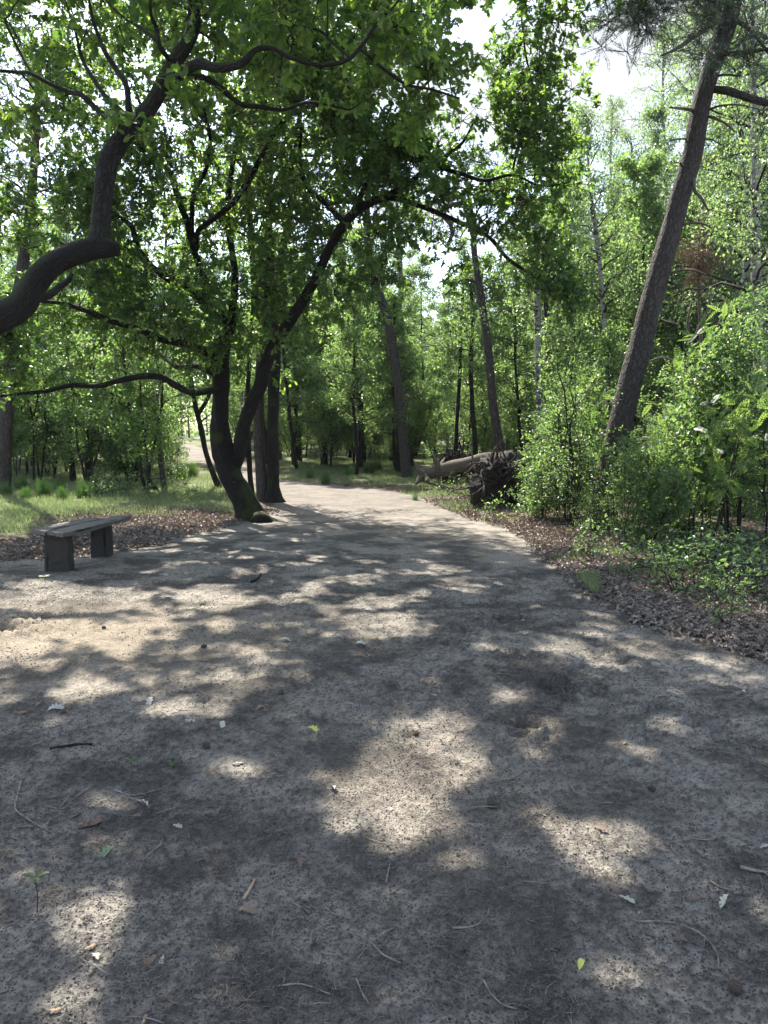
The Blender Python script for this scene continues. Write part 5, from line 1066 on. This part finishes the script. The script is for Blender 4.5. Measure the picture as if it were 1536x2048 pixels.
gstick([(1440, 1195), (1470, 1198), (1500, 1202), (1550, 1196)], .018, .012, 'pale bare branch lying in the litter at the right edge', 1, 18, DEADBARK, 'stick')
gstick([(502, 1168), (516, 1160), (522, 1150)], .012, .007, 'short dark stick on the path in front of the forked oak', 0, 19, OAKBARK, 'stick')
gstick([(690, 972), (705, 968), (722, 970), (740, 966)], .03, .015, 'fallen branch on the grass edge at the right of the path bend', 4, 20, DEADBARK, 'stick')
TW = [stick_mesh([(0, 0, .003), (rngD.uniform(.03, .05), rngD.normal(0, .006), .006), (rngD.uniform(.07, .10), rngD.normal(0, .009), .004), (rngD.uniform(.12, .19), rngD.normal(0, .016), .003)], rngD.uniform(.0013, .0030), .0009, int(rngD.integers(0, 3)), i + 40) for i in range(9)]
c = 0
while c < 120:
    y = 1.5 * (8.5 / 1.5) ** rngD.random(); x = rngD.uniform(-.55, .55) * (y + .3)
    if path_sd(np.array([x]), np.array([y]))[0] < 0: continue
    o = link('twig', TW[c % 9], None, (x, y, hfine(x, y))); o.rotation_euler = (rngD.normal(0, .05), rngD.normal(0, .05), rngD.uniform(0, 6.28)); q = rngD.uniform(.5, 1.25) * (1 + .06 * y); o.scale = (q, q, q)
    tag(o, 'thin dry twig lying on the dark trodden sand', 'twig', 'thin twigs scattered on the path'); c += 1

def leaf_obj(px, py, size, mat, label, name='oak_leaf', T=OAK_HI, rz=None, tilt=.25, group=None, curl=.5):
    x, y = at(px, py); V, F = T; V = V.copy(); V[:, 2] += curl * (V[:, 0] ** 2) * 1.6 + .12 * np.sin(V[:, 1] * 5) ; V = V * size; V[:, 1] -= size * .5; mb = MB(); mb.add(V, [F], 0, True)
    o = link(name, mb.mesh(name, [mat]), None, (x, y, hfine(x, y) + .010 + size * .05)); o.rotation_euler = (rngD.normal(0, tilt), rngD.normal(0, tilt), rngD.uniform(0, 6.28) if rz is None else rz); tag(o, label, 'leaf', group)
leaf_obj(668, 1583, .052, PALELEAF, 'pale upturned oak leaf lying left of the big sunny patch')
leaf_obj(290, 1612, .075, PALELEAF, 'pale crumpled leaf above the bark flake')
leaf_obj(445, 1452, .06, PALELEAF, 'pale leaf right of the middle twigs, left of the yellowish leaf')
leaf_obj(628, 1462, .075, YELLOWLEAF, 'yellowish oak leaf lying above the big sunny patch')
leaf_obj(215, 1704, .075, GREENLEAF, 'grey green oak leaf lying below the bark flake')
leaf_obj(1450, 1808, .06, PALELEAF, 'pale oak leaf in the lower right corner area')
leaf_obj(1162, 1932, .034, YELLOWLEAF, 'small round yellow birch leaf in the lower right', 'birch_leaf', OVAL)
leaf_obj(300, 1402, .07, PALELEAF, 'pale leaf on the path below the orange sand')
leaf_obj(112, 1420, .085, PALELEAF, 'pale leaf lying beside a cone at the left')
leaf_obj(495, 1826, .06, BROWNLEAF, 'brown crumpled leaf beside the orange twig piece')
leaf_obj(992, 1172, .13, PALELEAF, 'pale leaf on the path near the right bank')
leaf_obj(1480, 1395, .09, PALELEAF, 'pale leaf at the right edge of the path')
leaf_obj(1344, 1268, .12, PALELEAF, 'pale leaf at the border of path and litter')
leaf_obj(725, 1292, .10, PALELEAF, 'pale leaf in the middle of the path beyond the sunny patch')
leaf_obj(575, 1283, .09, PALELEAF, 'pale leaf right of the orange sand')
LV = []
for mt_, T_ in ((PALELEAF, OAK_LO), (BROWNLEAF, OAK_HI), (BROWNLEAF, OAK_LO)):
    V, F = T_; V = V.copy(); V[:, 2] += .9 * V[:, 0] ** 2 + .1; mb = MB(); mb.add(V, [F], 0, True); LV.append(mb.mesh('dry_leaf', [mt_]))
c = 0
while c < 80:
    y = 1.8 * (9.5 / 1.8) ** rngD.random(); x = rngD.uniform(-.55, .55) * (y + .3)
    if path_sd(np.array([x]), np.array([y]))[0] < .05: continue
    i = int(rngD.integers(3)); o = link('dry_leaf', LV[i], None, (x, y, hfine(x, y) + .002)); q = rngD.uniform(.02, .05) * (1 + .06 * y); o.scale = (q, q, q); o.rotation_euler = (rngD.normal(0, .3), rngD.normal(0, .3), rngD.uniform(0, 6.28))
    tag(o, 'small dry leaf scrap lying loose on the trodden sand', 'leaf', 'dry leaf scraps on the path'); c += 1

def flake(px, py, L_, Wd, th, mat, label, name, seed, rz):
    rng = np.random.default_rng(seed); x, y = at(px, py); n = 10; V = []
    for i in range(n):
        t = i / (n - 1); hw = Wd * .5 * (1 - abs(2 * t - 1) ** 4 * .5) * rng.uniform(.75, 1.15)
        for (a, b) in ((-1, 0), (-.5, 1), (.5, 1), (1, 0), (.4, -.4), (-.4, -.4)): V.append(((t - .5) * L_, a * hw, th * (b + .5) + rng.normal(0, th * .2) + .02 * L_ * math.sin(t * 9)))
    k = 6; i = np.arange(n - 1)[:, None] * k; j = np.arange(k)[None]; j2 = (j + 1) % k; mb = MB(); mb.add(V, [np.stack([i + j, i + j2, i + k + j2, i + k + j], -1).reshape(-1, 4), np.arange(k)[None], (np.arange(k)[::-1] + (n - 1) * k)[None]], 0, False)
    o = link(name, mb.mesh(name, [mat]), None, (x, y, hfine(x, y) + th * .5)); o.rotation_euler = (.1, -.1, rz); tag(o, label, name.replace('_', ' '))
flake(180, 1648, .085, .045, .010, plain('bark_flake', (.05, .03, .022), (.20, .125, .09), 60), 'ragged reddish bark flake lying on the left of the path', 'bark_flake', 1, .5)
flake(180, 1898, .032, .018, .004, CHIPM, 'small orange wood chip in the lower left sunny patch', 'wood_chip', 2, .7)
flake(110, 2020, .032, .016, .004, CHIPM, 'orange wood chip at the bottom left corner', 'wood_chip', 3, .1)
flake(300, 1925, .040, .02, .004, plain('chip_bark', (.10, .06, .04), (.22, .15, .10), 60), 'brown wood chip right of the lower left sunny patch', 'wood_chip', 4, 1.0)
flake(288, 2040, .03, .01, .004, CHIPM, 'thin orange wood sliver at the bottom edge', 'wood_chip', 5, 1.5)
flake(40, 1427, .08, .02, .006, plain('rust_bark', (.16, .08, .05), (.28, .16, .1), 60), 'rust brown bark strip at the left edge', 'bark_strip', 6, -.1)
def cone_mesh(seed):
    rng = np.random.default_rng(seed); mb = MB(); n, k = 11, 12; V = []
    for i in range(n):
        t = i / (n - 1); r = .017 * math.sin(math.pi * (t * .92 + .04)) ** .7 * (1 - .25 * t)
        for j in range(k): a = j / k * 6.283 + (i % 2) * .26; q = r * (1 + .22 * ((i + j) % 2)); V.append(((t - .5) * .045, q * math.cos(a), q * math.sin(a) + .014))
    i = np.arange(n - 1)[:, None] * k; j = np.arange(k)[None]; j2 = (j + 1) % k; mb.add(V, [np.stack([i + j, i + j2, i + k + j2, i + k + j], -1).reshape(-1, 4), np.arange(k)[::-1][None], (np.arange(k) + (n - 1) * k)[None]], 0, False); return mb.mesh('pine_cone', [CONEM])
CM = cone_mesh(2)
for (px, py, lb) in [(128, 1427, 'dark pine cone beside the pale leaf at the left'), (413, 1494, 'dark pine cone on the dark sand left of the middle'), (1304, 1582, 'pine cone on the right of the path'), (1470, 1978, 'pine cone in the bottom right corner'), (985, 1612, 'dark pine cone lump beside the sunny patch'),
                     (208, 1256, 'dark cone on the orange sand'), (408, 1296, 'small cone right of the orange sand patch'), (562, 1388, 'cone in front of a sunny fleck left of the middle'), (832, 1470, 'cone at the top of the big sunny patch')]:
    x, y = at(px, py); o = link('pine_cone', CM, None, (x, y, hfine(x, y))); o.rotation_euler = (0, 0, rngD.uniform(0, 6.28)); q = rngD.uniform(.7, 1.1); o.scale = (q, q, q); tag(o, lb, 'pine cone', 'pine cones on the path')
def sprout(px, py, hpx, label, nl, seed, s=.06):
    rng = np.random.default_rng(seed); x, y = at(px, py); h = hpx * y / FPX; z = hfine(x, y); root = empty('oak_seedling', (x, y, z)); tag(root, label, 'seedling')
    mb = MB(); P = np.array([[0, 0, -.01], [.004, 0, h * .5], [.0, 0, h]]); S = spline(np.c_[P, [.0016, .0014, .0010]], 8); tube(mb, S[:, :3], S[:, 3], 5); link('stem', mb.mesh('seedling_stem', [TWIGM]), root)
    mb = MB(); a = np.arange(nl) * 2.4 + rng.random(); d = np.stack([np.cos(a), np.sin(a), .35 + 0 * a], 1); leaves(mb, OAK_HI, np.repeat([[0, 0, h]], nl, 0), d, np.stack([-np.cos(a) * .4, -np.sin(a) * .4, 1 + 0 * a], 1), np.full(nl, s), rng, 0); link('leaves', mb.mesh('seedling_leaves', [L_YOUNG]), root)
sprout(74, 1822, 78, 'tiny oak seedling with light green leaves on a thin stem at the lower left', 4, 1, .04)
sprout(262, 1530, 14, 'small dark green sprout on the sand left of the light green one', 4, 2, .04)
sprout(345, 1535, 12, 'small light green sprout in the left part of the path', 4, 3, .035)
sprout(90, 1172, 20, 'little yellow green sprout on the sand in front of the bench', 5, 4, .06)
print('objects', len(bpy.data.objects), 'tris', sum(len(o.data.polygons) for o in bpy.data.objects if o.type == 'MESH'), 'uniq', sum(len(m.polygons) for m in bpy.data.meshes))

# ------------------------------------------------------------------ air: the far wood pales a little in the backlight
def haze():
    mb = MB(); V = np.array([(x, y, z) for z in (-1.5, 30) for y in (-45, 110) for x in (-75, 75)], float); F = np.array([(0, 2, 3, 1), (4, 5, 7, 6), (0, 1, 5, 4), (2, 6, 7, 3), (0, 4, 6, 2), (1, 3, 7, 5)]); mb.add(V, [F], 0, False)
    m = M('haze_air'); v = m.n('VolumePrincipled', Color=(.80, .88, .95), Density=HAZE_D, Anisotropy=.35); m.t.links.new(v.outputs[0], m.out.inputs['Volume'])
    tag(link('haze', mb.mesh('haze', [m.m])), 'thin bright summer air between the trees', 'haze', kind='stuff')
HAZE_D = .0003
haze()
cy.volume_bounces = 0; cy.volume_step_rate = 5
